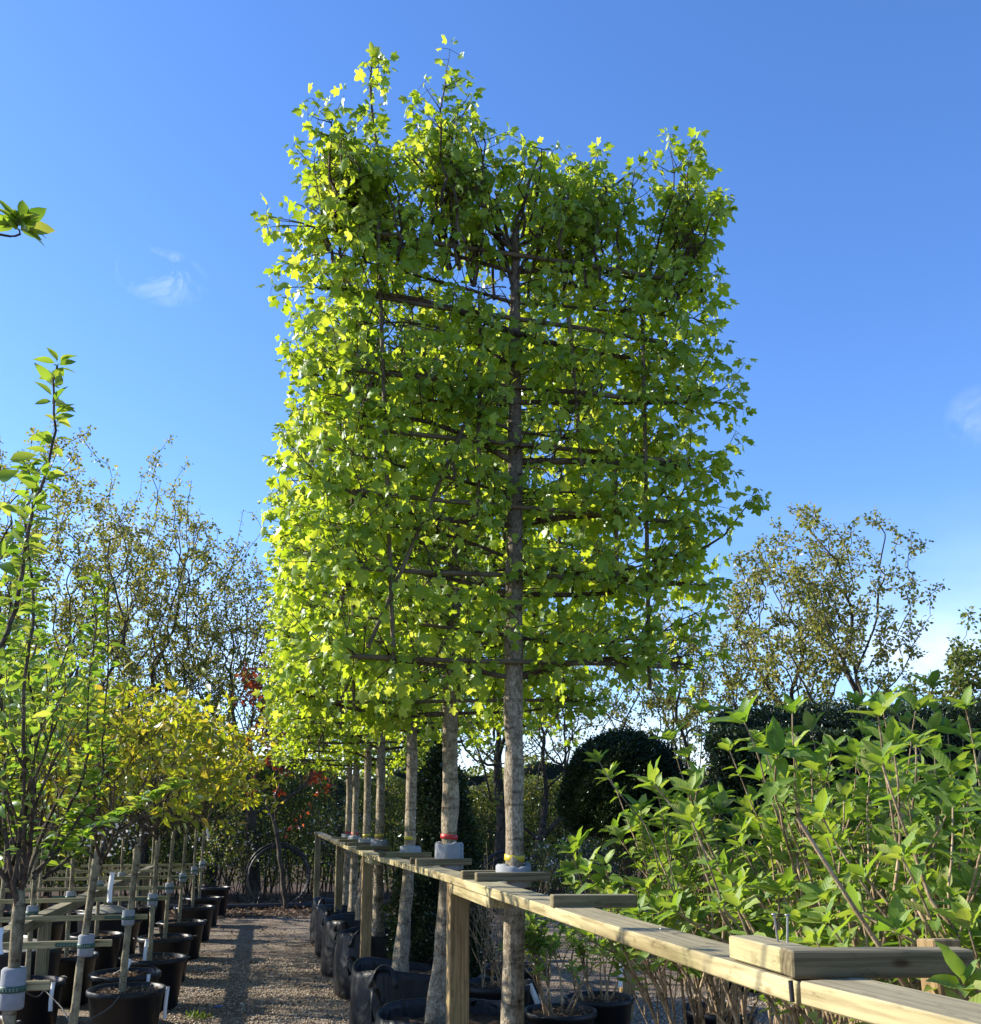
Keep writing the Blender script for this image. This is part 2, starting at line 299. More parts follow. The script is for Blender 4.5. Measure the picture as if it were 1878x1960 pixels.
# ------------------------------------------------------------------ mesh helpers
def tag(o, label=None, cat=None, group=None, kind=None):
    if label: o['label'] = label
    if cat: o['category'] = cat
    if group: o['group'] = group
    if kind: o['kind'] = kind
    return o
def thing(name, loc, label, cat, group=None, rotz=0.0):
    o = bpy.data.objects.new(name, None); COL.objects.link(o); o.empty_display_size = 0.1
    o.location = loc; o.rotation_euler = (0, 0, rotz)
    return tag(o, label, cat, group)
def link(name, me, mat, parent=None, loc=None, rot=None):
    o = bpy.data.objects.new(name, me); COL.objects.link(o)
    if mat is not None and not me.materials: me.materials.append(mat)
    if parent is not None: o.parent = parent
    if loc is not None: o.location = loc
    if rot is not None: o.rotation_euler = rot
    return o
def np_mesh(name, V, F, rnd=None, lc=None, smooth=True):
    """V (n,3), F (m,k) one face size, or list of such arrays"""
    me = bpy.data.meshes.new(name)
    Fs = F if isinstance(F, list) else [F]
    Fs = [f for f in Fs if len(f)]
    nl = sum(f.size for f in Fs); nf = sum(len(f) for f in Fs)
    me.vertices.add(len(V)); me.vertices.foreach_set('co', np.ascontiguousarray(V, dtype=np.float32).ravel())
    me.loops.add(nl); me.loops.foreach_set('vertex_index', np.concatenate([f.ravel() for f in Fs]).astype(np.int32))
    me.polygons.add(nf)
    tot = np.concatenate([np.full(len(f), f.shape[1]) for f in Fs]); st = np.concatenate([[0], np.cumsum(tot)[:-1]])
    me.polygons.foreach_set('loop_start', st.astype(np.int32))
    try: me.polygons.foreach_set('loop_total', tot.astype(np.int32))
    except Exception: pass
    me.update(calc_edges=True)
    if smooth: me.polygons.foreach_set('use_smooth', np.ones(nf, dtype=bool))
    if rnd is not None:
        a = me.attributes.new('rnd', 'FLOAT', 'FACE'); a.data.foreach_set('value', rnd.astype(np.float32))
    if lc is not None:
        a = me.attributes.new('lc', 'FLOAT_VECTOR', 'POINT'); a.data.foreach_set('vector', lc.astype(np.float32).ravel())
    return me
def tube_arrays(lines):
    """lines: list of (pts (k,3), radii (k,), sides) -> V, F ; batched by shape"""
    groups = {}
    for p, r, s in lines: groups.setdefault((len(p), s), []).append((p, r))
    Vs, Fs, off = [], [], 0
    for (k, s), g in groups.items():
        P = np.array([a for a, _ in g], dtype=float); Rr = np.array([b for _, b in g], dtype=float)
        n = len(P)
        T = np.gradient(P, axis=1); T /= np.linalg.norm(T, axis=2, keepdims=True) + 1e-9
        mt = T.mean(axis=1); ref = np.where(np.abs(mt[:, 2:3]) > 0.75, np.array([[1.0, 0.13, 0]]), np.array([[0, 0.1, 1.0]]))
        U = np.cross(T, ref[:, None, :]); U /= np.linalg.norm(U, axis=2, keepdims=True) + 1e-9
        W = np.cross(T, U)
        a = np.arange(s) * 2 * PI / s
        V = P[:, :, None, :] + Rr[:, :, None, None] * (np.cos(a)[None, None, :, None] * U[:, :, None, :] + np.sin(a)[None, None, :, None] * W[:, :, None, :])
        V = V.reshape(-1, 3)
        i = np.arange(k - 1)[:, None] * s; j = np.arange(s)[None, :]; j2 = (j + 1) % s
        q = np.stack([i + j, i + j2, i + s + j2, i + s + j], axis=2).reshape(-1, 4)
        F = (q[None] + (np.arange(n) * k * s)[:, None, None]).reshape(-1, 4) + off
        Vs.append(V); Fs.append(F); off += len(V)
    return np.concatenate(Vs), np.concatenate(Fs)
def tubes(name, lines, mat, parent=None, origin=(0, 0, 0)):
    V, F = tube_arrays(lines)
    return link(name, np_mesh(name, V - np.array(origin), F), mat, parent)

def unit(a): return a / (np.linalg.norm(a, axis=-1, keepdims=True) + 1e-9)
def frames(D, Nn):
    D = unit(D); Nn = Nn - (Nn * D).sum(1, keepdims=True) * D; Nn = unit(Nn); X = np.cross(D, Nn); return X, D, Nn
def scatter_arrays(tmpl, P, D, Nn, S):
    tv, tf = tmpl
    X, D, Nn = frames(D, Nn)
    n, k = len(P), len(tv)
    V = P[:, None, :] + S[:, None, None] * (tv[None, :, 0:1] * X[:, None, :] + tv[None, :, 1:2] * D[:, None, :] + tv[None, :, 2:3] * Nn[:, None, :])
    F = (tf[None] + (np.arange(n) * k)[:, None, None]).reshape(-1, tf.shape[1])
    return V.reshape(-1, 3), F

def fan(outline, c, fold, droop):
    v = [c] + outline
    v = np.array([(x, y, -fold * abs(x) - droop * y * y) for x, y in v])
    n = len(outline)
    return v, np.array([(0, 1 + i, 1 + (i + 1) % n) for i in range(n)])
_mh = [(0.0, 0.0), (0.20, -0.07), (0.43, 0.03), (0.33, 0.21), (0.60, 0.43), (0.50, 0.58), (0.27, 0.55), (0.20, 0.82), (0.0, 1.02)]
MAPLE = fan(_mh + [(-x, y) for x, y in _mh[-2:0:-1]], (0, 0.34), 0.42, 0.30)
_ms = [(0.0, 0.0), (0.42, 0.08), (0.55, 0.46), (0.22, 0.55), (0.0, 1.0)]
MAPLE_S = fan(_ms + [(-x, y) for x, y in _ms[-2:0:-1]], (0, 0.34), 0.30, 0.22)
def ovate(w, rows, fold, droop, wave=0.0):
    ys = np.linspace(0, 1, rows + 1); V = []; F = []
    for i, y in enumerate(ys):
        hw = w * (math.sin(PI * min(1, y ** 0.85)) ** 0.85) * (1 - 0.15 * y)
        for sx in (-1, 0, 1):
            x = sx * hw; V.append((x, y, fold * abs(x) - droop * y * y + wave * math.sin(y * 9) * abs(sx) * hw))
    for i in range(rows):
        a = i * 3; b = a + 3
        F += [(a, a + 1, b + 1), (a, b + 1, b), (a + 1, a + 2, b + 2), (a + 1, b + 2, b + 1)]
    return np.array(V), np.array(F)
HYDR = ovate(0.255, 5, 0.50, 0.26, 0.28)
OVATE = ovate(0.24, 4, 0.35, 0.25)
OVATE_S = ovate(0.26, 2, 0.30, 0.22)
SMALL = (np.array([(0, 0, 0), (0.34, 0.5, 0.10), (0, 1.0, -0.12), (-0.34, 0.5, 0.10)]), np.array([(0, 1, 2), (0, 2, 3)]))
NEEDLE = (np.array([(0, 0, 0), (0.22, 0.5, 0.05), (0, 1.0, -0.05), (-0.22, 0.5, 0.05)]), np.array([(0, 1, 2), (0, 2, 3)]))

_leafmesh = {}
def leaf_mesh(key, tmpl, mat):
    if key not in _leafmesh:
        lc = tmpl[0].copy()
        me = np_mesh(key, tmpl[0], tmpl[1], lc=lc); me.materials.append(mat); _leafmesh[key] = me
    return _leafmesh[key]
def foliage(parent, origin, tmpl, key, mat, P, D, Nn, S, rng, n_obj=0, vis=None, leafname='leaf', massname='foliage'):
    """leaves of one plant: the n_obj that show largest are objects, the rest one mass"""
    P = np.asarray(P, float); D = np.asarray(D, float); Nn = np.asarray(Nn, float); S = np.asarray(S, float)
    o = np.array(origin); n = len(P)
    pick = np.zeros(n, bool)
    if n_obj:
        dist = np.linalg.norm(P - np.array(CAM), axis=1)
        score = S / dist if vis is None else S / dist * vis
        # front layer, spread over the crown
        idx = np.argsort(-score)[: int(n_obj)]
        pick[idx] = True
        X, Dn, Nz = frames(D[pick], Nn[pick]); me = leaf_mesh(key, tmpl, mat)
        for x, d, nn, p, s in zip(X, Dn, Nz, P[pick], S[pick]):
            ob = bpy.data.objects.new(leafname, me); COL.objects.link(ob); ob.parent = parent
            q = p - o
            ob.matrix_basis = Matrix(((x[0] * s, d[0] * s, nn[0] * s, q[0]), (x[1] * s, d[1] * s, nn[1] * s, q[1]), (x[2] * s, d[2] * s, nn[2] * s, q[2]), (0, 0, 0, 1)))
    k = ~pick
    if k.any():
        V, F = scatter_arrays(tmpl, P[k] - o, D[k], Nn[k], S[k])
        rnd = np.repeat(rng.random(k.sum()), len(tmpl[1]))
        lc = np.tile(tmpl[0], (k.sum(), 1)) if key == 'hydrangea_leaf' else None
        ob = link(massname, np_mesh(massname, V, F, rnd, lc), mat, parent); ob['kind'] = 'stuff'
        return ob

_bx = {}
def box_mesh(sx, sy, sz, bev, mat):
    key = (round(sx, 3), round(sy, 3), round(sz, 3), bev, mat.name)
    if key in _bx: return _bx[key]
    bm = bmesh.new(); bmesh.ops.create_cube(bm, size=1.0)
    for v in bm.verts: v.co = Vector((v.co.x * sx, v.co.y * sy, v.co.z * sz))
    if bev: bmesh.ops.bevel(bm, geom=bm.edges[:], offset=bev, segments=1, affect='EDGES', profile=0.5)
    me = bpy.data.meshes.new('box'); bm.to_mesh(me); bm.free(); me.materials.append(mat); _bx[key] = me; return me
def beam(name, p0, p1, w, h, mat, parent=None, origin=(0, 0, 0), roll=0.0, bev=0.003):
    """timber of width w (across) and height h whose centre line runs p0 -> p1"""
    p0 = Vector(p0); p1 = Vector(p1); d = p1 - p0
    me = box_mesh(d.length, w, h, bev, mat)
    o = bpy.data.objects.new(name, me); COL.objects.link(o)
    if parent is not None: o.parent = parent
    x = d.normalized(); up = Vector((0, 0, 1)) if abs(x.z) < 0.9 else Vector((0, 1, 0))
    y = up.cross(x).normalized(); z = x.cross(y)
    mt = Matrix((x, y, z)).transposed() @ Matrix.Rotation(roll, 3, 'X')
    o.rotation_euler = mt.to_euler(); o.location = (p0 + p1) / 2 - Vector(origin)
    return o

def revolve(profile, seg, wob=None):
    """profile list of (r,z) -> V,F"""
    V = []; n = len(profile)
    for i, (r, z) in enumerate(profile):
        for j in range(seg):
            a = 2 * PI * j / seg; rr = r if wob is None else r * wob(a, z)
            V.append((rr * math.cos(a), rr * math.sin(a), z))
    F = [(i * seg + j, i * seg + (j + 1) % seg, (i + 1) * seg + (j + 1) % seg, (i + 1) * seg + j) for i in range(n - 1) for j in range(seg)]
    return np.array(V), np.array(F)

class Noise1:
    def __init__(s, rng, n=12): s.a = rng.normal(size=n); s.f = rng.uniform(2, 14, n); s.p = rng.uniform(0, 6.28, n); s.k = rng.integers(0, 4, n)
    def __call__(s, ang, z): return float((s.a * np.sin(s.f * z + s.p + s.k * ang)).sum() / math.sqrt(len(s.a)))

# ------------------------------------------------------------------ ground
def ground():
    n = 48; L = 900.0
    t = np.linspace(-1, 1, n); g = np.sign(t) * np.abs(t) ** 3 * L
    X, Y = np.meshgrid(g, g + 8); V = np.stack([X.ravel(), Y.ravel(), np.zeros(n * n)], 1)
    i = np.arange(n - 1); a = (i[:, None] * n + i[None, :]).ravel()
    F = np.stack([a, a + 1, a + n + 1, a + n], 1)
    tag(link('ground', np_mesh('ground', V, F), M['ground']), kind='structure')
    # bare earth strip with fallen leaves under the far hedge
    xs = np.linspace(-14, 16, 60); rng = np.random.default_rng(5)
    y0 = 17.6 + 0.25 * np.sin(xs * 0.9) + rng.normal(0, 0.08, 60); y1 = np.full(60, 46.0)
    V = np.concatenate([np.stack([xs, y0, np.full(60, 0.004)], 1), np.stack([xs * 2.4, y1, np.full(60, 0.004)], 1)])
    k = np.arange(59); F = np.stack([k, k + 1, k + 61, k + 60], 1)
    tag(link('earth_border', np_mesh('earth_border', V, F), M['earth']), kind='structure')
    n = 9000
    P = np.stack([rng.uniform(-7, 9, n), 17.2 + np.abs(rng.normal(0, 2.0, n)), rng.uniform(0.006, 0.04, n)], 1)
    D = rng.normal(size=(n, 3)); D[:, 2] *= 0.3; Nn = rng.normal(0, 0.35, (n, 3)); Nn[:, 2] = 1
    S = rng.uniform(0.05, 0.10, n)
    V, F = scatter_arrays(SMALL, P, D, Nn, S)
    tag(link('fallen_leaves', np_mesh('fallen_leaves', V, F, np.repeat(rng.random(n), 2)), M['litter']), 'brown dead leaves strewn along the foot of the far hedge', 'leaf litter', kind='stuff')
    n = 900
    P = np.stack([rng.uniform(-0.9, 0.9, n), rng.uniform(4.6, 17, n), rng.uniform(0.012, 0.03, n)], 1); D = rng.normal(size=(n, 3)); D[:, 2] *= 0.3; Nn = rng.normal(0, 0.35, (n, 3)); Nn[:, 2] = 1
    V, F = scatter_arrays(SMALL, P, D, Nn, rng.uniform(0.02, 0.06, n))
    tag(link('path_debris', np_mesh('path_debris', V, F, np.repeat(rng.random(n), 2)), M['litter']), 'scattered brown leaf scraps lying on the gravel path', 'leaf litter', kind='stuff')
    # pebbles lying on the paths
    bm = bmesh.new(); bmesh.ops.create_icosphere(bm, subdivisions=1, radius=0.5)
    tv = np.array([v.co for v in bm.verts]) * np.array([1.0, 0.8, 0.5]); tf = np.array([[v.index for v in f.verts] for f in bm.faces]); bm.free()
    tv = tv * (1 + 0.18 * rng.normal(size=(len(tv), 1)))
    parts = []
    for (x0, x1, ya, yb, dens) in ((-0.95, 0.85, 4.6, 8.5, 1500), (-0.85, 0.8, 8.5, 12.5, 800), (1.3, 5.0, 4.5, 9.0, 520), (-2.4, -0.95, 5.2, 9.0, 450)):
        c = int((x1 - x0) * (yb - ya) * dens); parts.append(np.stack([rng.uniform(x0, x1, c), rng.uniform(ya, yb, c)], 1))
    Q = np.concatenate(parts); n = len(Q)
    S = rng.uniform(0.010, 0.030, n)
    P = np.stack([Q[:, 0], Q[:, 1], S * 0.16], 1); D = rng.normal(size=(n, 3)); D[:, 2] *= 0.25; Nn = rng.normal(0, 0.3, (n, 3)); Nn[:, 2] = 1
    V, F = scatter_arrays((tv, tf), P, D, Nn, S)
    tag(link('gravel', np_mesh('gravel', V, F, np.repeat(rng.random(n), len(tf)), smooth=False), M['pebble']), 'loose tan gravel stones covering the path', 'gravel', kind='stuff')
ground()

# ------------------------------------------------------------------ growing branches
def rot_about(d, axis, a): return (Matrix.Rotation(a, 3, axis) @ d)
def grow(rng, start, d, length, rad, depth, cfg, lines, tips):
    n = 5 if depth else 4
    pts = [start.copy()]; p = start.copy(); d = d.normalized()
    wig = cfg['wig']; trop = cfg['trop']
    ds = []
    for i in range(n):
        d = (d + Vector(rng.normal(0, wig, 3)) + Vector((0, 0, trop))).normalized()
        p = p + d * (length / n); pts.append(p.copy()); ds.append(d.copy())
    tip = rad * (0.62 if depth else 0.35)
    rr = np.linspace(rad, tip, n + 1)
    lines.append((np.array(pts), np.maximum(rr, cfg['rmin']), 8 if rad > 0.03 else (5 if rad > 0.012 else 3)))
    if depth == 0:
        tips.append((pts, ds)); return
    k = cfg['kids'][depth]; k = k + int(rng.integers(-1, 2)) if k > 2 else k
    for c in range(k):
        t = 1.0 if c == 0 else rng.uniform(cfg.get('t0', 0.35), 1.0)
        i = min(n - 1, int(t * n)); f = t * n - i; pos = pts[i].lerp(pts[min(n, i + 1)], min(1, f))
        base = ds[min(i, n - 1)]
        ax = base.cross(Vector(rng.normal(size=3))).normalized()
        ang = R(rng.uniform(*cfg['ang'])) * (0.55 if c == 0 else 1.0)
        cd = rot_about(base, ax, ang)
        grow(rng, pos, cd, length * rng.uniform(*cfg['lr']), (rad + (tip - rad) * t) * rng.uniform(0.5, 0.72), depth - 1, cfg, lines, tips)

def leaf_on_tips(rng, tips, per, size, spread, droop=0.3, upn=0.6):
    P, D, Nn, S = [], [], [], []
    for pts, ds in tips:
        A = np.array(pts); n = max(1, int(rng.poisson(per)))
        t = 1 - np.abs(rng.normal(0, 0.35, n)); t = np.clip(t, 0, 1) * (len(A) - 1)
        i = np.minimum(t.astype(int), len(A) - 2); f = (t - i)[:, None]
        base = A[i] * (1 - f) + A[i + 1] * f
        out = unit(rng.normal(size=(n, 3)) + np.array(ds[-1]) * 0.7)
        P.append(base + out * rng.uniform(0, spread, (n, 1)))
        dd = out.copy(); dd[:, 2] -= droop; D.append(dd)
        nn = rng.normal(0, 0.6, (n, 3)); nn[:, 2] += upn; Nn.append(nn)
        S.append(rng.uniform(size[0], size[1], n))
    return np.concatenate(P), np.concatenate(D), np.concatenate(Nn), np.concatenate(S)

# ------------------------------------------------------------------ trees behind
def polar(b, d): return Vector((d * math.sin(R(b)), d * math.cos(R(b)), 0))
def wild_tree(name, label, b, dist, height, radius, seed, stems=1, lean=0.0, trunk=0.13, n=700, per=9, leaf=(0.05, 0.09), mat='oak', base=0.30, fork=0.2, group='trees beyond the far hedge', shift=0.0, low=0.0):
    """open-grown tree: twig ends fill a lumpy rounded crown, each joined to the nearest and shortest way down to the trunk"""
    rng = np.random.default_rng(seed); o = polar(b, dist)
    rgt = np.array((math.cos(R(b)), -math.sin(R(b)), 0.0))
    T = thing(name, o, label, 'tree', group)
    zc0 = height * base; cz = (height + zc0) / 2; rz = (height - zc0) / 2
    pts = []
    while len(pts) < n:
        u = rng.normal(size=3); u /= np.linalg.norm(u); r = rng.random() ** 0.42
        az = math.atan2(u[1], u[0]); lump = 1 + 0.14 * math.sin(3 * az + seed) + 0.10 * math.sin(5 * az + 4 * u[2] + seed) + 0.10 * math.sin(6 * u[2] + 2 * az)
        q = np.array((u[0] * radius, u[1] * radius, u[2] * rz)) * r * lump
        if u[2] < 0: q[:2] *= 1 - low * u[2] * u[2]
        p = q + rgt * (shift + lean * (q[2] + cz) * 0.5) + np.array((0, 0, cz))
        if p[2] < 0.6: continue
        pts.append(p)
    pts = np.array(pts)
    nodes = []; par = []; plen = []; stem_ids = []
    for st in range(stems):
        a = 2 * PI * st / stems + seed; off = np.array((math.cos(a), math.sin(a), 0)) * (0.16 if stems > 1 else 0)
        m = 9; prev = -1; q = off.copy(); q[2] = -0.05
        dirn = np.array((math.cos(a) * 0.33 * (stems > 1), math.sin(a) * 0.33 * (stems > 1), 1.0)) + rgt * lean; dirn /= np.linalg.norm(dirn)
        L0 = height * (fork + 0.5 * (zc0 / height)) 
        for k in range(m):
            nodes.append(q.copy()); par.append(prev); plen.append(L0 * k / m * 0.7); prev = len(nodes) - 1; stem_ids.append(prev)
            dirn = dirn + rng.normal(0, 0.07, 3) * np.array((1, 1, 0.2)); dirn /= np.linalg.norm(dirn); q = q + dirn * L0 / (m - 1)
    top = np.array(nodes[-1]); nst = len(nodes)
    order = np.argsort(np.linalg.norm(pts - np.array((0, 0, zc0 * 0.8)), axis=1))
    N0 = np.zeros((nst + n, 3)); N0[:nst] = nodes; PL = np.zeros(nst + n); PL[:nst] = plen; c = nst
    bad = np.zeros(nst + n, bool)
    for st in range(stems): bad[st * 9: st * 9 + 5] = True
    for ii in order:
        p = pts[ii]; d = np.linalg.norm(N0[:c] - p, axis=1)
        cost = d + 0.42 * PL[:c] + 0.6 * np.maximum(0, N0[:c, 2] - p[2]) + bad[:c] * 3
        k = int(np.argmin(cost)); N0[c] = p; par.append(k); PL[c] = PL[k] + d[k]; c += 1
    cnt = np.zeros(c); kids = [[] for _ in range(c)]
    for q in range(c - 1, -1, -1):
        if not kids[q]: cnt[q] += 1
        if par[q] >= 0: cnt[par[q]] += cnt[q]; kids[par[q]].append(q)
    rad = 0.0052 * np.maximum(cnt, 1) ** 0.50; rad *= 1.0; sc = trunk / max(rad[0], 1e-6); rad = np.where(rad > 0.03, 0.03 + (rad - 0.03) * (trunk - 0.03) / max(rad[0] - 0.03, 1e-3), rad) if rad[0] > trunk else rad
    for st in range(stems):
        ids = list(range(st * 9, st * 9 + 9)); rad[ids] = np.linspace(trunk, trunk * 0.7, 9)
    lines = []; trunks = []
    def chain(start, parent):
        ch = [parent, start]; q = start
        while kids[q]:
            nx = max(kids[q], key=lambda w: cnt[w])
            for w in kids[q]:
                if w != nx: stack.append((w, q))
            ch.append(nx); q = nx
        return ch
    stack = []
    for st in range(stems):
        stack.append((st * 9 + 1, st * 9))
    first = set(stack)
    while stack:
        w, pq = stack.pop(); ch = chain(w, pq); A = N0[ch]; Rr = rad[ch].copy(); Rr[0] = min(Rr[0], Rr[1] * 1.25)
        # smooth and subdivide with a little kink
        m = len(ch) * 2 + 1; t = np.linspace(0, len(ch) - 1, m); B = np.stack([np.interp(t, np.arange(len(ch)), A[:, k]) for k in range(3)], 1); r2 = np.interp(t, np.arange(len(ch)), Rr)
        for _ in range(1): B[1:-1] = 0.25 * B[:-2] + 0.5 * B[1:-1] + 0.25 * B[2:]
        B[1:-1] += rng.normal(0, 0.018, (m - 2, 3)) * (0.3 + 0.7 * (r2[1:-1, None] < 0.03))
        (trunks if (w, pq) in first else lines).append((B, r2, 9 if r2[0] > 0.04 else (5 if r2[0] > 0.012 else 3)))
    tubes('trunk', trunks, M['oak_bark'], T)
    crown = tubes('crown', lines, M['oak_bark'], T)
    small = [q for q in range(nst, c) if cnt[q] <= 3]
    P, D, Nn, S = [], [], [], []
    for q in small:
        k = max(1, int(rng.poisson(per * 2.3))); a = N0[par[q]]; f = 1 - np.abs(rng.normal(0, 0.4, (k, 1))); f = np.clip(f, 0, 1)
        out = unit(rng.normal(size=(k, 3))); P.append(a + (N0[q] - a) * f + out * rng.uniform(0.0, 0.10, (k, 1)))
        D.append(out + np.array((0, 0, -0.2))); nn = rng.normal(0, 0.6, (k, 3)); nn[:, 2] += 0.5; Nn.append(nn); S.append(rng.uniform(leaf[0], leaf[1], k))
    P, D, Nn, S = np.concatenate(P), np.concatenate(D), np.concatenate(Nn), np.concatenate(S)
    V, F = scatter_arrays(SMALL, P, D, Nn, S)
    lo = link('foliage', np_mesh('foliage', V, F, np.repeat(rng.random(len(P)), 2)), M[mat], crown); lo['kind'] = 'stuff'
    return T
wild_tree('oak_tree', 'olive leaved oak whose crown rises behind the tall leaning apple branch', -12.8, 20, 8.8, 2.5, 11, n=900, per=10)
wild_tree('oak_tree', 'tallest open oak behind the yellow leaved cherries', -6.5, 22, 9.3, 1.9, 12, n=850, per=8, base=0.28, low=0.2)
wild_tree('oak_tree', 'twisting open oak with thin leaves between the tallest oak and the pleached row', -2.9, 22.5, 8.2, 1.75, 23, lean=0.03, n=650, per=7, base=0.25)
wild_tree('oak_tree', 'dark forked oak trunk standing behind the round hoop bundle', -0.6, 21, 6.8, 2.3, 14, trunk=0.16, per=5, n=480, base=0.33, fork=0.10)
wild_tree('oak_tree', 'upright dark trunk seen between the two thickest pleached trunks', 12.9, 20.5, 7.0, 2.4, 15, trunk=0.13, per=5, n=480, base=0.40)
wild_tree('oak_tree', 'leaning dark tree forking between pale maple trunk and yew dome', 14.6, 20, 6.0, 2.4, 16, lean=0.22, trunk=0.12, per=5, n=480, base=0.33, fork=0.05)
wild_tree('oak_tree', 'scruffy leafy tree between the yew dome and the rounded many stemmed tree', 24.2, 19.5, 6.4, 2.0, 17, per=8, stems=2, trunk=0.09, n=700, base=0.22)
wild_tree('field_tree', 'rounded many stemmed tree with sparse olive leaves above the yew hedge', 31.2, 18, 7.15, 1.75, 28, stems=3, trunk=0.085, per=9, n=800, base=0.38, fork=0.08)
wild_tree('copper_tree', 'slender tree with a few copper red leaves beside the maple row', 1.2, 18.6, 5.0, 1.1, 19, trunk=0.05, per=6, leaf=(0.07, 0.12), mat='red', n=170, base=0.35)
wild_tree('oak_tree', 'pale green tree top standing past the end of the yew hedge', 39.2, 15, 4.3, 0.9, 30, per=12, mat='hedge', stems=2, trunk=0.07, n=500, base=0.2)
wild_tree('oak_tree', 'leafy thicket tree filling the gap beside the tallest oak', -9.9, 24, 7.0, 2.2, 31, per=8, stems=2, trunk=0.09, n=700, base=0.2)

# ------------------------------------------------------------------ hedges and yews
def hedge(name, label, cat, p0, p1, thick, h, n, mat, seed, leaf=(0.04, 0.075), top_var=0.25, core=True, tmpl=SMALL, shell=0.35, stems=80, holes=0.0, group=None):
    rng = np.random.default_rng(seed); p0 = Vector(p0); p1 = Vector(p1); d = p1 - p0; Ln = d.length; x = d.normalized(); y = Vector((-x.y, x.x, 0))
    T = thing(name, (p0 + p1) / 2, label, cat, group); o = np.array(T.location)
    X = np.array(x); Y = np.array(y)
    u = rng.uniform(0, Ln, n); side = rng.random(n)
    prof = lambda q: h + top_var * (0.6 * np.sin(q * 1.3 + seed) + 0.4 * np.sin(q * 3.1 + 2 * seed) + 0.25 * np.sin(q * 7.7))
    H = prof(u)
    v = np.where(side < 0.45, -thick / 2 + np.abs(rng.normal(0, shell, n)) * thick, np.where(side < 0.6, rng.uniform(-thick / 2, thick / 2, n), thick / 2 - np.abs(rng.normal(0, shell, n)) * thick))
    v = np.clip(v + rng.normal(0, 0.05, n), -thick * 0.62, thick * 0.62)
    z = np.where((side >= 0.45) & (side < 0.62), H - np.abs(rng.normal(0, 0.10, n)), rng.uniform(0.05, 1, n) ** 0.85 * H)
    # clumps
    cl = np.sin(u * 2.9 + z * 4.1 + seed) + np.sin(u * 6.3 - z * 3.3 + 1.7 * seed) + np.sin(v * 7 + z * 6)
    keep = rng.random(n) > holes * (cl < -0.3)
    P = o[None] + (u[:, None] - Ln / 2) * X[None] + v[:, None] * Y[None]; P[:, 2] = z; P = P[keep]; n = len(P)
    D = rng.normal(size=(n, 3)); D[:, 2] += 0.5; Nn = rng.normal(0, 0.8, (n, 3)); Nn[:, 2] += 0.6; Nn -= Y[None] * np.sign(v[keep])[:, None] * 0.0
    V, F = scatter_arrays(tmpl, P - o, D, Nn, rng.uniform(leaf[0], leaf[1], n))
    lo = link('foliage', np_mesh('foliage', V, F, np.repeat(rng.random(n), len(tmpl[1]))), M[mat], T); lo['kind'] = 'stuff'
    ls = []
    for s in range(stems):
        q = rng.uniform(0, Ln); w = rng.uniform(-thick / 3, thick / 3); b = np.array([-Ln / 2 + q, w])
        pts = []; 
        for k in range(5):
            pts.append((b[0] * X + b[1] * Y) + np.array([0, 0, float(prof(np.array(q))) * 0.98 * k / 4])); b = b + rng.normal(0, 0.10, 2)
        ls.append((np.array(pts), np.linspace(0.018, 0.005, 5), 4))
    if ls: tubes('stems', ls, M['oak_bark'], T)
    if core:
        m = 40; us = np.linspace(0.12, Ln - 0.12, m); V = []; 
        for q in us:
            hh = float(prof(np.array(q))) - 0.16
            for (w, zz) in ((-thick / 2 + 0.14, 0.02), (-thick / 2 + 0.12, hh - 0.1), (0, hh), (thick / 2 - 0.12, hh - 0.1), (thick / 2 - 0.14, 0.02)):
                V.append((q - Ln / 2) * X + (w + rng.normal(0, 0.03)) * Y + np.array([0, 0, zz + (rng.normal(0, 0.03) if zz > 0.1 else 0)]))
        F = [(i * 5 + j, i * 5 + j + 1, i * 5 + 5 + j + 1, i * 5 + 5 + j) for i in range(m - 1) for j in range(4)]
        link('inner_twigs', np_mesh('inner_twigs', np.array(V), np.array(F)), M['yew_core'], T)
    return T
hedge('mixed_hedge', 'loose mixed olive and green hedge behind the hoop bundle and pots', 'hedge', (-9.5, 22.5, 0), (1.5, 22.6, 0), 1.6, 2.75, 95000, 'hedge', 3, core=False, holes=0.4, stems=170, top_var=0.3)
hedge('mixed_hedge', 'low sunlit mixed hedge behind the pale maple trunk and yew dome', 'hedge', (1.7, 22.7, 0), (12.5, 20.5, 0), 1.6, 2.45, 85000, 'hedge', 8, core=False, holes=0.35, stems=150, top_var=0.25)
hedge('mixed_hedge', 'distant hazy green hedge far beyond the gravel yard', 'hedge', (-26, 40, 0), (34, 40, 0), 3, 3.7, 50000, 'hedge', 4, leaf=(0.10, 0.2), core=True, stems=0, top_var=0.5)
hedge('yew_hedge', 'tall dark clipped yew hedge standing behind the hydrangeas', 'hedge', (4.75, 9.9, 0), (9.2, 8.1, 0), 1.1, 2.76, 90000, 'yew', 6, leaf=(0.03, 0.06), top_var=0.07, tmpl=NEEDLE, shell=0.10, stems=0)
hedge('yew_hedge', 'dark lower yew block beside the domed yew', 'hedge', (4.35, 9.35, 0), (5.6, 8.8, 0), 0.9, 2.5, 34000, 'yew', 9, leaf=(0.03, 0.06), top_var=0.05, tmpl=NEEDLE, shell=0.10, stems=0)

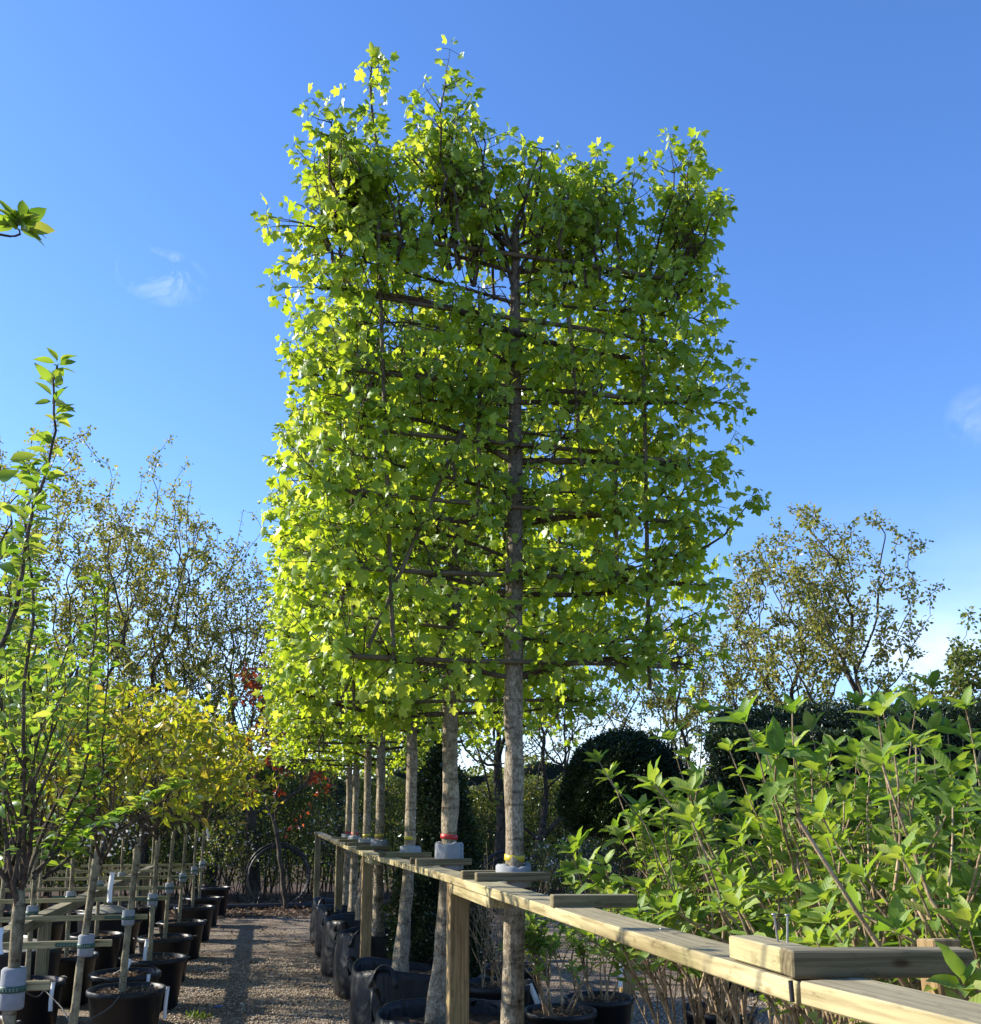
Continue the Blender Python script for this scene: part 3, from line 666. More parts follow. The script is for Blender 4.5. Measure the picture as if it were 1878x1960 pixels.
def yew_form(name, label, loc, prof, n, seed, trunk_r=0.05, leaf=(0.025, 0.055), rough=0.05):
    rng = np.random.default_rng(seed); T = thing(name, loc, label, 'topiary' if 'dome' in name else 'shrub')
    zs = np.array([p[1] for p in prof]); rs = np.array([p[0] for p in prof])
    z = rng.uniform(zs.min(), zs.max(), n * 2); r = np.interp(z, zs, rs); k = rng.random(n * 2) < r / rs.max() + 0.05; z = z[k][:n]; r = r[k][:n]; n = len(z)
    a = rng.uniform(0, 2 * PI, n); lump = 1 + rough * (np.sin(a * 5 + z * 7) + np.sin(a * 9 - z * 11 + 2))
    rr = r * lump - np.abs(rng.normal(0, 0.045, n)) + rng.normal(0, 0.018, n); rr = np.maximum(rr, 0)
    P = np.stack([rr * np.cos(a), rr * np.sin(a), z + rng.normal(0, 0.02, n)], 1)
    out = np.stack([np.cos(a), np.sin(a), np.full(n, 0.45)], 1)
    V, F = scatter_arrays(NEEDLE, P, out + rng.normal(0, 0.6, (n, 3)), rng.normal(0, 1, (n, 3)), rng.uniform(*leaf, n))
    lo = link('foliage', np_mesh('foliage', V, F, np.repeat(rng.random(n), 2)), M['yew'], T); lo['kind'] = 'stuff'
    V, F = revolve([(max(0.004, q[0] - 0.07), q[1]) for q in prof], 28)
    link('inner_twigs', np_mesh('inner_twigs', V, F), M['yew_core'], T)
    tubes('trunk', [(np.array([(0, 0, -0.02), (0.01, 0, zs.min() * 0.5), (0, 0, zs.min() + 0.25)]), np.array([trunk_r, trunk_r * 0.9, trunk_r * 0.8]), 8)], M['oak_bark'], T)
    return T
dome = [(0.05, 1.42), (0.55, 1.44), (0.68, 1.52), (0.73, 1.72), (0.73, 1.95), (0.68, 2.20), (0.56, 2.42), (0.38, 2.57), (0.18, 2.65), (0.01, 2.68)]
yew_form('yew_dome', 'big clipped dark yew dome beside the pale maple trunk', polar(20.3, 12.0), dome, 40000, 41)
cone = [(0.30, 0.12), (0.42, 0.35), (0.42, 0.8), (0.36, 1.2), (0.30, 1.6), (0.22, 1.95), (0.12, 2.2), (0.01, 2.42)]
yew_form('cone_yew', 'narrow cone of dark glossy yew behind the tall square post', polar(9.7, 9.4), cone, 24000, 42, rough=0.10)

# ------------------------------------------------------------------ pleached maples
def trunk_mesh(path, radii, seed, sides=22, amp=0.05, knots=3):
    rng = np.random.default_rng(seed); N1 = Noise1(rng, 14)
    path = np.array(path); m = 70
    t0 = np.linspace(0, 1, len(path)); t = np.linspace(0, 1, m)
    P = np.stack([np.interp(t, t0, path[:, k]) for k in range(3)], 1); rr = np.interp(t, t0, radii)
    ker = np.array([1, 2, 3, 2, 1.0]); ker /= ker.sum()
    for k in range(2): P[2:-2, k] = np.convolve(P[:, k], ker, 'same')[2:-2]
    rr[2:-2] = np.convolve(rr, ker, 'same')[2:-2]
    kn = [(rng.uniform(0.1, 0.95), rng.uniform(0, 6.28), rng.uniform(0.15, 0.35)) for _ in range(knots)]
    V = []
    for i in range(m):
        for j in range(sides):
            a = 2 * PI * j / sides; z = P[i, 2]
            r = rr[i] * (1 + amp * N1(a, z * 1.6) + 0.25 * amp * math.sin(a * 7 + z * 20))
            for kt, ka, kh in kn:
                da = (a - ka + PI) % (2 * PI) - PI
                r += rr[i] * kh * math.exp(-((t[i] - kt) * 45) ** 2 - (da * 1.6) ** 2)
            V.append((P[i, 0] + r * math.cos(a), P[i, 1] + r * math.sin(a), z))
    F = [(i * sides + j, i * sides + (j + 1) % sides, (i + 1) * sides + (j + 1) % sides, (i + 1) * sides + j) for i in range(m - 1) for j in range(sides)]
    return np.array(V), np.array(F)

ROWX = 1.07
def pleached(idx, Y, label, seed, n_obj, lean=0.0, yaw=0.0, tilt=0.0, dens=1.0, tape='y', tmpl=MAPLE, tops=None, trunk_r=0.041):
    rng = np.random.default_rng(seed)
    o = np.array((ROWX, Y, 0.0))
    T = thing('pleached_maple', o, label, 'tree', 'row of pleached maples tied to the timber rail')
    zb = 0.42; levels = np.array([2.36, 2.74, 3.06, 3.37, 3.68, 4.00, 4.34]) + rng.normal(0, 0.015, 7)
    # trunk
    path = [(lean, 0.0, zb - 0.1), (lean * 0.95, 0, zb + 0.06), (lean * 0.7, 0, 0.75), (lean * 0.25, 0.0, 1.1), (0, 0, 1.42), (0.004, 0.01, 2.0), (0.0, 0, 2.5), (rng.normal(0, 0.015), 0, 3.2), (rng.normal(0, 0.015), 0, 3.9), (0.02, 0, 4.55)]
    rad = [trunk_r * 2.1, trunk_r * 1.75, trunk_r * 1.28, trunk_r * 1.1, trunk_r, trunk_r * 0.97, trunk_r * 1.02, trunk_r * 0.85, trunk_r * 0.70, trunk_r * 0.42]
    V, F = trunk_mesh(path, rad, seed, knots=9)
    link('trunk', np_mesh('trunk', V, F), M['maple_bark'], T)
    V, F = revolve([(trunk_r * 1.06, -0.0135), (trunk_r * 1.10, -0.0132), (trunk_r * 1.10, 0.0132), (trunk_r * 1.06, 0.0135)], 28, lambda a, z: 1 + 0.025 * math.sin(3 * a + 1) + 0.015 * math.sin(7 * a))
    tp = link('tape_band', np_mesh('tape_band', V, F, smooth=False), M['tape_' + tape], T, (0.0, 0, [1.475, 1.535, 1.49, 1.475, 1.455, 1.45, 1.45][idx]), (0.08, 0.05, idx)); tp['label'] = ('yellow' if tape == 'y' else 'red') + ' plastic tape wound round the trunk'
    cy, sy = math.cos(yaw), math.sin(yaw)
    def W(x, y, z):  # panel coordinates: x across, y deep
        return np.array((x * cy - y * sy, x * sy + y * cy, z - x * math.tan(tilt)))
    # cane lattice
    for z in levels:
        dz = rng.normal(0, 0.012)
        pts = [W(x, -0.045, z + dz * x + 0.01 * math.sin(x * 3)) for x in (-0.80, -0.4, 0.0, 0.4, 0.80)]
        tubes('cane', [(np.array(pts), np.full(5, 0.0115), 6)], M['cane'], T)
    for x0, x1, za, zb2 in ((0.66, 0.66, 2.25, 4.25), (-0.58, -0.62, 2.3, 4.4), (-0.16, -0.14, 2.9, 4.1), (-0.22, -0.66, 3.5, 2.36), (0.22, 0.34, 4.05, 3.3), (0.44, 0.50, 3.3, 2.7)):
        x0 += rng.normal(0, 0.03); x1 += rng.normal(0, 0.03)
        pts = [W(x0 + (x1 - x0) * k / 3, -0.070, za + (zb2 - za) * k / 3) for k in range(4)]
        tubes('cane', [(np.array(pts), np.full(4, 0.0100), 6)], M['cane'], T)
    # limbs trained along the canes, twigs and leaves
    lines, tw = [], []
    P, D, Nn, S = [], [], [], []
    def leaf(p, d, s):
        P.append(p); D.append(d); S.append(s)
        Nn.append((rng.normal(0, 0.55), rng.normal(0, 0.55) - 0.35, 0.55 + rng.normal(0, 0.4)))
    def twig(p, d, ln, r=0.004, leafy=1.0, big=1.0):
        n = 4; pts = [p]; q = p.copy(); dd = np.array(d, float); dd /= np.linalg.norm(dd)
        for i in range(n):
            dd = dd + rng.normal(0, 0.13, 3) + np.array((0, 0, 0.05)); dd /= np.linalg.norm(dd); q = q + dd * ln / n; pts.append(q)
            if i >= 1 or ln > 0.2:
                side = np.cross(dd, rng.normal(size=3)); side /= np.linalg.norm(side) + 1e-6
                for s in (1, -1):
                    if rng.random() < 0.92 * leafy:
                        pet = side * s * rng.uniform(0.02, 0.05) + np.array((0, 0, rng.uniform(-0.02, 0.01)))
                        if idx < 2: tw.append((np.array((q, q + pet)), np.array((0.0011, 0.0009)), 3))
                        ld = side * s * 0.8 + dd * 0.3 + np.array((0, 0, -rng.uniform(0.25, 1.25)))
                        leaf(q + pet, ld, big * min(0.072, 0.047 * math.exp(rng.normal(0, 0.24))) * (1.0 if i < n - 1 else 0.8))
        tw.append((np.array(pts), np.linspace(r, r * 0.35, n + 1), 3))
        for k in range(int(rng.integers(3, 6))):
            a = rng.uniform(0, 6.28); out = np.array((math.cos(a), math.sin(a), 0.2)) + dd * 0.5
            leaf(q + out * 0.025, out + np.array((0, 0, -rng.uniform(0.2, 1.0))), big * rng.uniform(0.022, 0.050))
    lim_levels = list(levels) + list((levels[:-1] + levels[1:]) / 2)
    for li, z in enumerate(lim_levels):
        for s in (-1, 1):
            Lm = rng.uniform(0.80, 0.93) * (1 + (0.085 if s > 0 else 0.05) * (z - 2.36)) * (1.0 if li < 7 else 0.92)
            rise = rng.uniform(-0.03, 0.06)
            k = 7; pts = []
            bow = rng.normal(0, 0.05); dep = rng.normal(0, 0.06)
            for i in range(k):
                t = i / (k - 1); pts.append(W(s * t * Lm, dep * t + 0.03 * math.sin(3 * t + li), z - 0.07 * (1 - t) ** 2 + rise * t + bow * math.sin(PI * t)))
            r0 = rng.uniform(0.011, 0.019) if li < 7 else rng.uniform(0.007, 0.012)
            A = np.array(pts); (tubes('branch', [(A, np.linspace(r0, r0 * 0.4, k), 7)], M['branch'], T))
            nt = int(rng.poisson((29 if li < 7 else 24) * dens))
            for q in range(nt):
                t = rng.uniform(0.06, 1.0) ** 0.9; i = min(k - 2, int(t * (k - 1))); f = t * (k - 1) - i
                p = A[i] * (1 - f) + A[i + 1] * f
                fy = rng.choice((-1, 1)) * rng.uniform(0.25, 1.0)
                d = W(s * rng.uniform(-0.2, 0.9), fy, rng.uniform(-0.45, 0.75)); d[2] = rng.uniform(-0.45, 0.8)
                twig(p, d, rng.uniform(0.12, 0.34), 0.0042)
            # end of the limb
            for q in range(3):
                d = W(s * 1.0, rng.normal(0, 0.5), 0); d[2] = rng.uniform(-0.5, 0.5); twig(A[-1], d, rng.uniform(0.10, 0.24))
    for q in range(int(70 * dens)):   # short spurs straight from the stem
        z = rng.uniform(2.35, 4.5); a = rng.uniform(0, 2 * PI); d = np.array((math.cos(a), math.sin(a), rng.uniform(-0.3, 0.7))); twig(np.array((0, 0, z)) + d * 0.03, d, rng.uniform(0.10, 0.30), 0.0045)
    # upright shoots above the lattice
    tz = levels[-1]
    nup = int((42 if idx == 0 else 30) * dens)
    for q in range(nup):
        x = rng.uniform(-0.98, 1.06); ln = rng.uniform(0.18, 0.50)
        h = tops(x) if tops else 0.5
        ln = h * (1 - 0.55 * rng.random() ** 2)
        st = W(x * 0.92, rng.normal(0, 0.10), tz + rng.uniform(-0.18, 0.10))
        e = W(x, rng.normal(0, 0.16), tz + ln)
        n = 6; pts = [st + (e - st) * i / n + np.append(rng.normal(0, 0.015, 2), 0) for i in range(n + 1)]
        tw.append((np.array(pts), np.linspace(0.009, 0.003, n + 1), 4))
        for i in range(2, n + 1):
            for u in range(2 if i < n else 3):
                a = rng.uniform(0, 6.28); d = np.array((math.cos(a), math.sin(a), rng.uniform(0.0, 0.9)))
                twig(pts[i], d, rng.uniform(0.07, 0.20), 0.0032, 0.9, 0.92)
    # a fan of boughs from the trunk head
    for q in range(9):
        a = rng.uniform(-0.9, 0.9); st = np.array((0, 0, rng.uniform(4.1, 4.5))); e = W(a * 0.8, rng.normal(0, 0.15), 4.55 + rng.uniform(0.1, 0.45))
        pts = [st + (e - st) * i / 4 + rng.normal(0, 0.015, 3) for i in range(5)]
        tw.append((np.array(pts), np.linspace(0.012, 0.005, 5), 5))
    if idx == 0:   # the one long leader with bare stem, and a spray on the other side
        pts = [W(-0.66, 0, 4.72), W(-0.70, 0, 4.95), W(-0.72, 0, 5.15), W(-0.71, 0, 5.32)]
        tw.append((np.array(pts), np.linspace(0.008, 0.003, 4), 4))
        for z in (4.95, 4.98, 5.12, 5.16, 5.21, 5.25, 5.28, 5.32):
            twig(W(-0.71, 0, z), (rng.normal(), rng.normal(), 0.4), 0.06, 0.003, 0.9, 0.9)
        pts = [W(0.95, 0, 2.95), W(1.1, 0, 3.05), W(1.22, 0, 3.2)]; tw.append((np.array(pts), np.linspace(0.007, 0.003, 3), 4))
        for p in pts:
            for u in range(3): twig(p, (rng.normal(0.4, 0.6), rng.normal(), 0.3), 0.10, 0.003, 0.9, 0.95)
    tubes('twigs', tw, M['branch'], T)
    P = np.array(P) + o; D = np.array(D); Nn = np.array(Nn); S = np.array(S)
    # holes: thin a few random pockets so that the sky shows through
    cx = rng.uniform(-1, 1, 26); cz = rng.uniform(2.3, 4.6, 26); cr = rng.uniform(0.05, 0.14, 26)
    keep = np.ones(len(P), bool)
    for a, b, c in zip(cx, cz, cr):
        keep &= ~((np.hypot(P[:, 0] - o[0] - a, P[:, 2] - b) < c) & (rng.random(len(P)) < 0.8))
    P, D, Nn, S = P[keep], D[keep], Nn[keep], S[keep]
    vis = np.where(P[:, 1] - o[1] < -0.02, 1.0, 0.55) * rng.uniform(0.8, 1.2, len(P))
    foliage(T, o, tmpl, 'maple_leaf' if tmpl is MAPLE else 'small_maple_leaf', M['maple'], P, D, Nn, S, rng, n_obj, vis)
    return len(P)

def tops0(x):
    return float(np.interp(x, [-1.0, -0.88, -0.66, -0.56, -0.46, -0.32, -0.18, -0.06, 0.02, 0.10, 0.22, 0.46, 0.80, 1.0], [0.56, 0.38, 0.30, 0.48, 0.66, 0.60, 0.62, 0.56, 0.42, 0.54, 0.60, 0.55, 0.52, 0.50]))
ROWY = [4.30, 5.92, 7.60, 9.75, 11.05, 12.55, 13.65]
nth = ['first', 'second', 'third', 'fourth', 'fifth', 'sixth', 'last']
tl = [('y', 'pleached maple with pale smooth trunk and yellow tape, nearest the hydrangeas'),
      ('r', 'pleached maple with knobbly trunk and red tape behind the thickest square post'),
      ('y', 'pleached maple with leaning scarred stem and yellow tape, third along the rail'),
      ('y', 'pleached maple, fourth along the rail counted from the hydrangeas'),
      ('y', 'pleached maple with yellow tape, fifth along the rail counted from the hydrangeas'),
      ('r', 'pleached maple with red tape, sixth along the rail counted from the hydrangeas'),
      ('r', 'pleached maple with red tape, last along the rail beside the hedge end')]
tot = 0
for i, Yv in enumerate(ROWY):
    rr = random.Random(i + 3)
    tot += pleached(i, Yv, tl[i][1], 100 + i, [300, 220, 160, 100, 60, 40, 40][i], lean=[-0.02, -0.06, -0.07, 0.0, -0.05, 0.0, 0.0][i], yaw=[R(3), R(-2), R(2), 0, R(3), R(-3), 0][i],
                    tilt=[R(0.8), R(-0.5), R(1), 0, 0, R(1), 0][i], dens=[1.55, 1.5, 1.4, 1.2, 1.1, 1.0, 1.0][i], tape=tl[i][0], tmpl=MAPLE if i < 2 else MAPLE_S, tops=tops0 if i == 0 else None, trunk_r=[0.041, 0.047, 0.041, 0.041, 0.040, 0.040, 0.038][i])

# ------------------------------------------------------------------ timber rail along the maples
def railz(y): return float(np.interp(y, [-0.5, 1.5, 1.52, 5.5, 6.5, 8.5, 12.4, 16.5], [1.402, 1.392, 1.386, 1.377, 1.366, 1.340, 1.345, 1.36]))
RAIL = thing('timber_rail', (0.915, 6, 0), 'long pale timber rail on square posts beside the maple trunks', 'rail'); RO = (0.915, 6, 0)
BW, BH = 0.118, 0.037
segs = [(-0.4, 1.503, 1.105, 0.900), (1.522, 5.05, 0.909, 0.910), (5.052, 8.75, 0.910, 0.910), (8.752, 12.3, 0.910, 0.902)]
for k, (a, b, xa, xb) in enumerate(segs):
    beam('beam', (xa, a, railz(a + 0.01) - BH / 2), (xb, b, railz(b - 0.01) - BH / 2), BW, BH, M['timber'], RAIL, RO)
beam('beam', (0.90, 12.302, railz(12.4) - BH / 2), (0.80, 16.3, 1.42 - BH / 2), BW, BH, M['timber_grey'], RAIL, RO)
for (x, y, w) in ((0.995, 0.55, 0.092), (0.912, 4.80, 0.095), (0.905, 9.2, 0.092), (0.90, 12.7, 0.09), (0.80, 16.2, 0.09)):
    beam('post', (x, y, -0.03), (x, y, railz(y) - BH + (0.06 if y > 16 else 0.004)), w, w, M['post'] if y < 12 else M['timber_grey'], RAIL, RO, bev=0.004)
for (a, b) in ((3.86, 4.72), (8.35, 9.0)):
    beam('splice', (0.893, a, railz(a) - BH - 0.023), (0.893, b, railz(b) - BH - 0.023), 0.07, 0.044, M['timber'], RAIL, RO)
# clamping battens, two for each trunk
for i, Yv in enumerate(ROWY):
    z = railz(Yv)
    rj = random.Random(i)
    for s, off in ((-1, -0.082), (1, 0.082)):
        x0 = 0.862 + rj.uniform(-0.01, 0.02) - (0.0 if s < 0 else 0.012); x1 = x0 + 0.29 + rj.uniform(0, 0.05)
        beam('batten', (x0, Yv + off, z + 0.0185), (x1, Yv + off + rj.uniform(-0.01, 0.01), z + 0.0185), 0.048, 0.037, M['timber_grey'], RAIL, RO)
beam('batten', (0.848, 2.95, 1.381 + 0.019), (1.11, 2.93, 1.381 + 0.017), 0.048, 0.038, M['timber_grey'], RAIL, RO)
# the empty clamp at the end: block, cross batten, upright block and screws
beam('block', (0.882, 1.57, 1.412), (0.890, 1.78, 1.409), 0.062, 0.042, M['timber'], RAIL, RO)
beam('batten', (0.845, 1.540, 1.4135), (1.155, 1.50, 1.411), 0.050, 0.044, M['timber_grey'], RAIL, RO)
beam('block', (1.155, 1.56, 1.26), (1.158, 1.575, 1.44), 0.055, 0.05, M['post'], RAIL, RO)
for x, y, t in ((0.905, 1.645, 0.004), (0.897, 1.66, -0.006), (0.92, 2.26, 0.0)):
    hgt = 0.045 if y < 2 else 0.004; z0 = 1.432 if y < 2 else railz(y)
    V, F = tube_arrays([(np.array([(x, y, z0 - 0.012), (x + t, y, z0 + hgt)]), np.array([0.0022, 0.0022]), 8), (np.array([(x + t, y, z0 + hgt), (x + t, y, z0 + hgt + 0.001), (x + t, y, z0 + hgt + 0.003), (x + t, y, z0 + hgt + 0.004)]), np.array([0.001, 0.0055, 0.0055, 0.001]), 10)])
    link('screw', np_mesh('screw', V - np.array(RO), F), M['steel'], RAIL)
V, F = tube_arrays([(np.array([(0.8415 + k * 0.0003, 1.524, 1.388 - 0.033 * k / 5) for k in range(6)]), np.full(6, 0.004), 6)])
link('rope_end', np_mesh('rope_end', V - np.array(RO), F), M['pipe'], RAIL)

# foam collars between battens and trunks
def collar(i, Yv, h, lab):
    z = railz(Yv); r = 0.046 if i != 1 else 0.053
    T = thing('foam_collar', (ROWX, Yv, z), lab, 'foam collar', 'grey foam collars round the maple trunks')
    def arc(a0, a1, ri, ro, z0, z1, n=16):
        V = []; 
        for k in range(n + 1):
            a = a0 + (a1 - a0) * k / n
            for rr, zz in ((ri, z0), (ro - 0.006, z0), (ro, z0 + 0.006), (ro, z1 - 0.008), (ro - 0.008, z1), (ri + 0.004, z1), (ri, z1 - 0.006)):
                V.append((rr * math.cos(a) * (1 + 0.05 * math.sin(3.1 * a + i)) , rr * math.sin(a), zz + (0.006 * math.sin(2.3 * a + 2 * i) + 0.004 * math.sin(9 * a) if zz > 0 else 0)))
        m = 7; F = [(k * m + j, k * m + (j + 1) % m, (k + 1) * m + (j + 1) % m, (k + 1) * m + j) for k in range(n) for j in range(m)]
        caps = [tuple(range(m))[::-1], tuple(n * m + q for q in range(m))]
        return np_mesh('pad', np.array(V), [np.array(F), np.array(caps)])
    rng = random.Random(i + 50); a = rng.uniform(-0.6, 0.1)
    link('pad', arc(PI * 0.72 + a, PI * 1.88 + a, r, r + 0.036, -0.030, h), M['foam'], T)
    link('pad', arc(-PI * 0.06 + a, PI * 0.62 + a, r, r + 0.030, -0.030, h * 0.9 + 0.01), M['foam'], T)
    return T
cl = ['thin frayed grey foam collar round the smoothest pale trunk', 'tall grey foam collar round the knobbly trunk with red tape', 'grey foam collar round the scarred leaning trunk', 'grey foam collar round the fourth trunk from the hydrangeas',
      'grey foam collar round the fifth trunk from the hydrangeas', 'grey foam collar round the sixth trunk from the hydrangeas', 'grey foam collar round the last trunk by the hedge']
for i, Yv in enumerate(ROWY): collar(i, Yv, [0.062, 0.125, 0.085, 0.095, 0.075, 0.075, 0.075][i], cl[i])

# ------------------------------------------------------------------ black planter bags under the maples
def bag(i, Yv, lab, rx, ry, h, seed):
    rng = np.random.default_rng(seed); T = thing('planter_bag', (ROWX + [-0.0, 0.02, 0.02, 0.05, 0.0, 0.0, 0.0][i], Yv + 0.05, 0), lab, 'planter bag', 'black planter bags under the maples')
    N1 = Noise1(rng, 16); N2 = Noise1(rng, 10)
    seg = 56; rows = [0.0, 0.03, 0.12, 0.25, 0.4, 0.55, 0.7, 0.82, 0.92, 1.0]
    V = []
    for ri, t in enumerate(rows):
        for j in range(seg):
            a = 2 * PI * j / seg; ca, sa = math.cos(a), math.sin(a)
            e = 0.72; x = math.copysign(abs(ca) ** e, ca); y = math.copysign(abs(sa) ** e, sa)
            f = (0.93 if ri == 0 else 1.0) * (1 + 0.025 * N1(a * 2, t * 0.5 + j * 0.01) + 0.03 * math.sin(t * PI)) * (1 - 0.05 * t)
            zz = t * h + (0.035 * N2(a * 1.0, 3.0) * t if t > 0.5 else 0)
            V.append((rx * f * x, ry * f * y, zz))
    base = len(rows); 
    for k, (s, dz) in enumerate(((0.965, -0.004), (0.95, -0.05), (0.93, -0.16))):
        for j in range(seg):
            p = V[(base - 1) * seg + j]; V.append((p[0] * s, p[1] * s, p[2] + dz))
    nr = base + 3
    F = [(i2 * seg + j, i2 * seg + (j + 1) % seg, (i2 + 1) * seg + (j + 1) % seg, (i2 + 1) * seg + j) for i2 in range(nr - 1) for j in range(seg)]
    link('body', np_mesh('body', np.array(V), np.array(F)), M['bag'], T)
    # soil
    sv = [(0, 0, h - 0.09)]; rings = 7
    for q in range(1, rings + 1):
        for j in range(seg):
            p = V[(nr - 1) * seg + j]; f = q / rings; sv.append((p[0] * f, p[1] * f, h - 0.10 + 0.02 * (1 - f) + rng.normal(0, 0.008)))
    F3 = np.array([(0, 1 + j, 1 + (j + 1) % seg) for j in range(seg)]); F4 = np.array([(1 + (q - 1) * seg + j, 1 + q * seg + j, 1 + q * seg + (j + 1) % seg, 1 + (q - 1) * seg + (j + 1) % seg) for q in range(1, rings) for j in range(seg)])
    link('soil', np_mesh('soil', np.array(sv), [F3, F4]), M['soil'], T)
    # strap handles
    for a in (PI * 0.80, PI * 1.35, PI * 1.85, PI * 0.3):
        ca, sa = math.cos(a), math.sin(a); e = 0.72
        c = np.array((rx * 0.97 * math.copysign(abs(ca) ** e, ca), ry * 0.97 * math.copysign(abs(sa) ** e, sa), h)); tx = np.array((-sa, ca, 0)); outv = np.array((ca, sa, 0))
        hw = rng.uniform(0.07, 0.10); up = rng.uniform(0.0, 0.10); le = rng.uniform(-0.10, 0.07)
        P1, P2 = [], []
        for k in range(13):
            t = k / 12; ang = PI * t
            q = c - tx * hw * math.cos(ang) + np.array((0, 0, up * math.sin(ang) - 0.09 * (1 - math.sin(ang)))) + outv * (le * math.sin(ang) + 0.012)
            w = np.array((0, 0, 0.0)) + outv * 0.02 * math.sin(ang) + tx * 0.018 * math.cos(ang)
            P1.append(q + w); P2.append(q - w)
        Vh = np.array(P1 + P2); Fh = np.array([(k, k + 1, 13 + k + 1, 13 + k) for k in range(12)])
        me = np_mesh('handle', Vh, Fh); ho = link('handle', me, M['bag'], T); sm = ho.modifiers.new('thickness', 'SOLIDIFY'); sm.thickness = 0.004
    return T
bl = ['black woven planter bag under the smoothest pale trunk', 'black planter bag with an upright loop handle at foot of knobbly trunk', 'wide black planter bag with drooping handle round scarred leaning trunk', 'shiny creased black planter bag holding fourth maple from the hydrangeas',
      'sagging black planter bag holding fifth maple from the hydrangeas', 'black planter bag holding sixth maple from the hydrangeas', 'black planter bag holding the last maple by the hedge']
for i, Yv in enumerate(ROWY): bag(i, Yv, bl[i], 0.445, 0.44, [0.54, 0.53, 0.55, 0.56, 0.56, 0.55, 0.55][i], 300 + i)

# ------------------------------------------------------------------ pots
def pot_meshes():
    prof = [(0.001, 0.0), (0.205, 0.0), (0.212, 0.012), (0.256, 0.385), (0.270, 0.390), (0.275, 0.400), (0.274, 0.428), (0.264, 0.434), (0.252, 0.428), (0.246, 0.37)]
    V, F = revolve(prof, 44); body = np_mesh('pot_body', V, F); body.materials.append(M['pot'])
    rng = np.random.default_rng(9); seg = 30; sv = [(0, 0, 0.40)]
    for q in range(1, 7):
        for j in range(seg):
            a = 2 * PI * j / seg; r = 0.253 * q / 6; sv.append((r * math.cos(a), r * math.sin(a), 0.395 + rng.normal(0, 0.008)))
    F3 = np.array([(0, 1 + j, 1 + (j + 1) % seg) for j in range(seg)]); F4 = np.array([(1 + (q - 1) * seg + j, 1 + q * seg + j, 1 + q * seg + (j + 1) % seg, 1 + (q - 1) * seg + (j + 1) % seg) for q in range(1, 6) for j in range(seg)])
    soil = np_mesh('pot_soil', np.array(sv), [F3, F4]); soil.materials.append(M['soil'])
    # bark chips
    n = 260; a = rng.uniform(0, 6.28, n); r = 0.24 * np.sqrt(rng.random(n)); P = np.stack([r * np.cos(a), r * np.sin(a), 0.404 + rng.random(n) * 0.008], 1)
    D = rng.normal(size=(n, 3)); D[:, 2] *= 0.3; Nn = rng.normal(0, 0.5, (n, 3)); Nn[:, 2] = 1
    V, F = scatter_arrays(SMALL, P, D, Nn, rng.uniform(0.012, 0.035, n)); chips = np_mesh('pot_chips', V, F, np.repeat(rng.random(n), 2)); chips.materials.append(M['litter'])
    hp = [(0.275 + 0.035 * math.sin(PI * k / 8), -0.06 * math.cos(PI * k / 8), 0.415 + 0.012 * math.sin(PI * k / 8)) for k in range(9)]
    V, F = tube_arrays([(np.array(hp), np.full(9, 0.006), 6)]); hd = np_mesh('pot_handle', V, F); hd.materials.append(M['pot'])
    return body, soil, chips, hd
POT = pot_meshes()
def pot(x, y, label, sc=(1, 1, 1), rz=0.0):
    T = thing('plant_pot', (x, y, 0), label, 'plant pot', 'round black nursery pots', rz); T.scale = sc
    link('body', POT[0], None, T); link('soil', POT[1], None, T); c = link('bark_chips', POT[2], None, T); c['kind'] = 'stuff'
    for k in range(2): link('handle', POT[3], None, T, None, (0, 0, k * PI))
    return T
def tag_label(label, p0, p1, w=0.022):
    """folded strip label hanging from p0 to p1"""
    p0 = np.array(p0, float); p1 = np.array(p1, float); n = 6; side = unit(np.cross(p1 - p0, np.array((0.15, 1.0, 0.1)))); nrm = unit(np.cross(p1 - p0, side))
    V = []
    for k in range(n + 1):
        t = k / n; c = p0 + (p1 - p0) * t + nrm * 0.015 * math.sin(PI * t)
        for s, q in ((-1, 0), (1, 0), (1, 1), (-1, 1)): V.append(c + side * s * w / 2 + nrm * 0.0012 * q)
    F = [(k * 4 + j, k * 4 + (j + 1) % 4, k * 4 + 4 + (j + 1) % 4, k * 4 + 4 + j) for k in range(n) for j in range(4)] 
    F += [(0, 1, 2, 3), (n * 4 + 3, n * 4 + 2, n * 4 + 1, n * 4)]
    V = np.array(V); o = link('plant_label', np_mesh('plant_label', V - p0, np.array(F)), M['label'], None, p0); return tag(o, label, 'plant label', 'white plant labels')

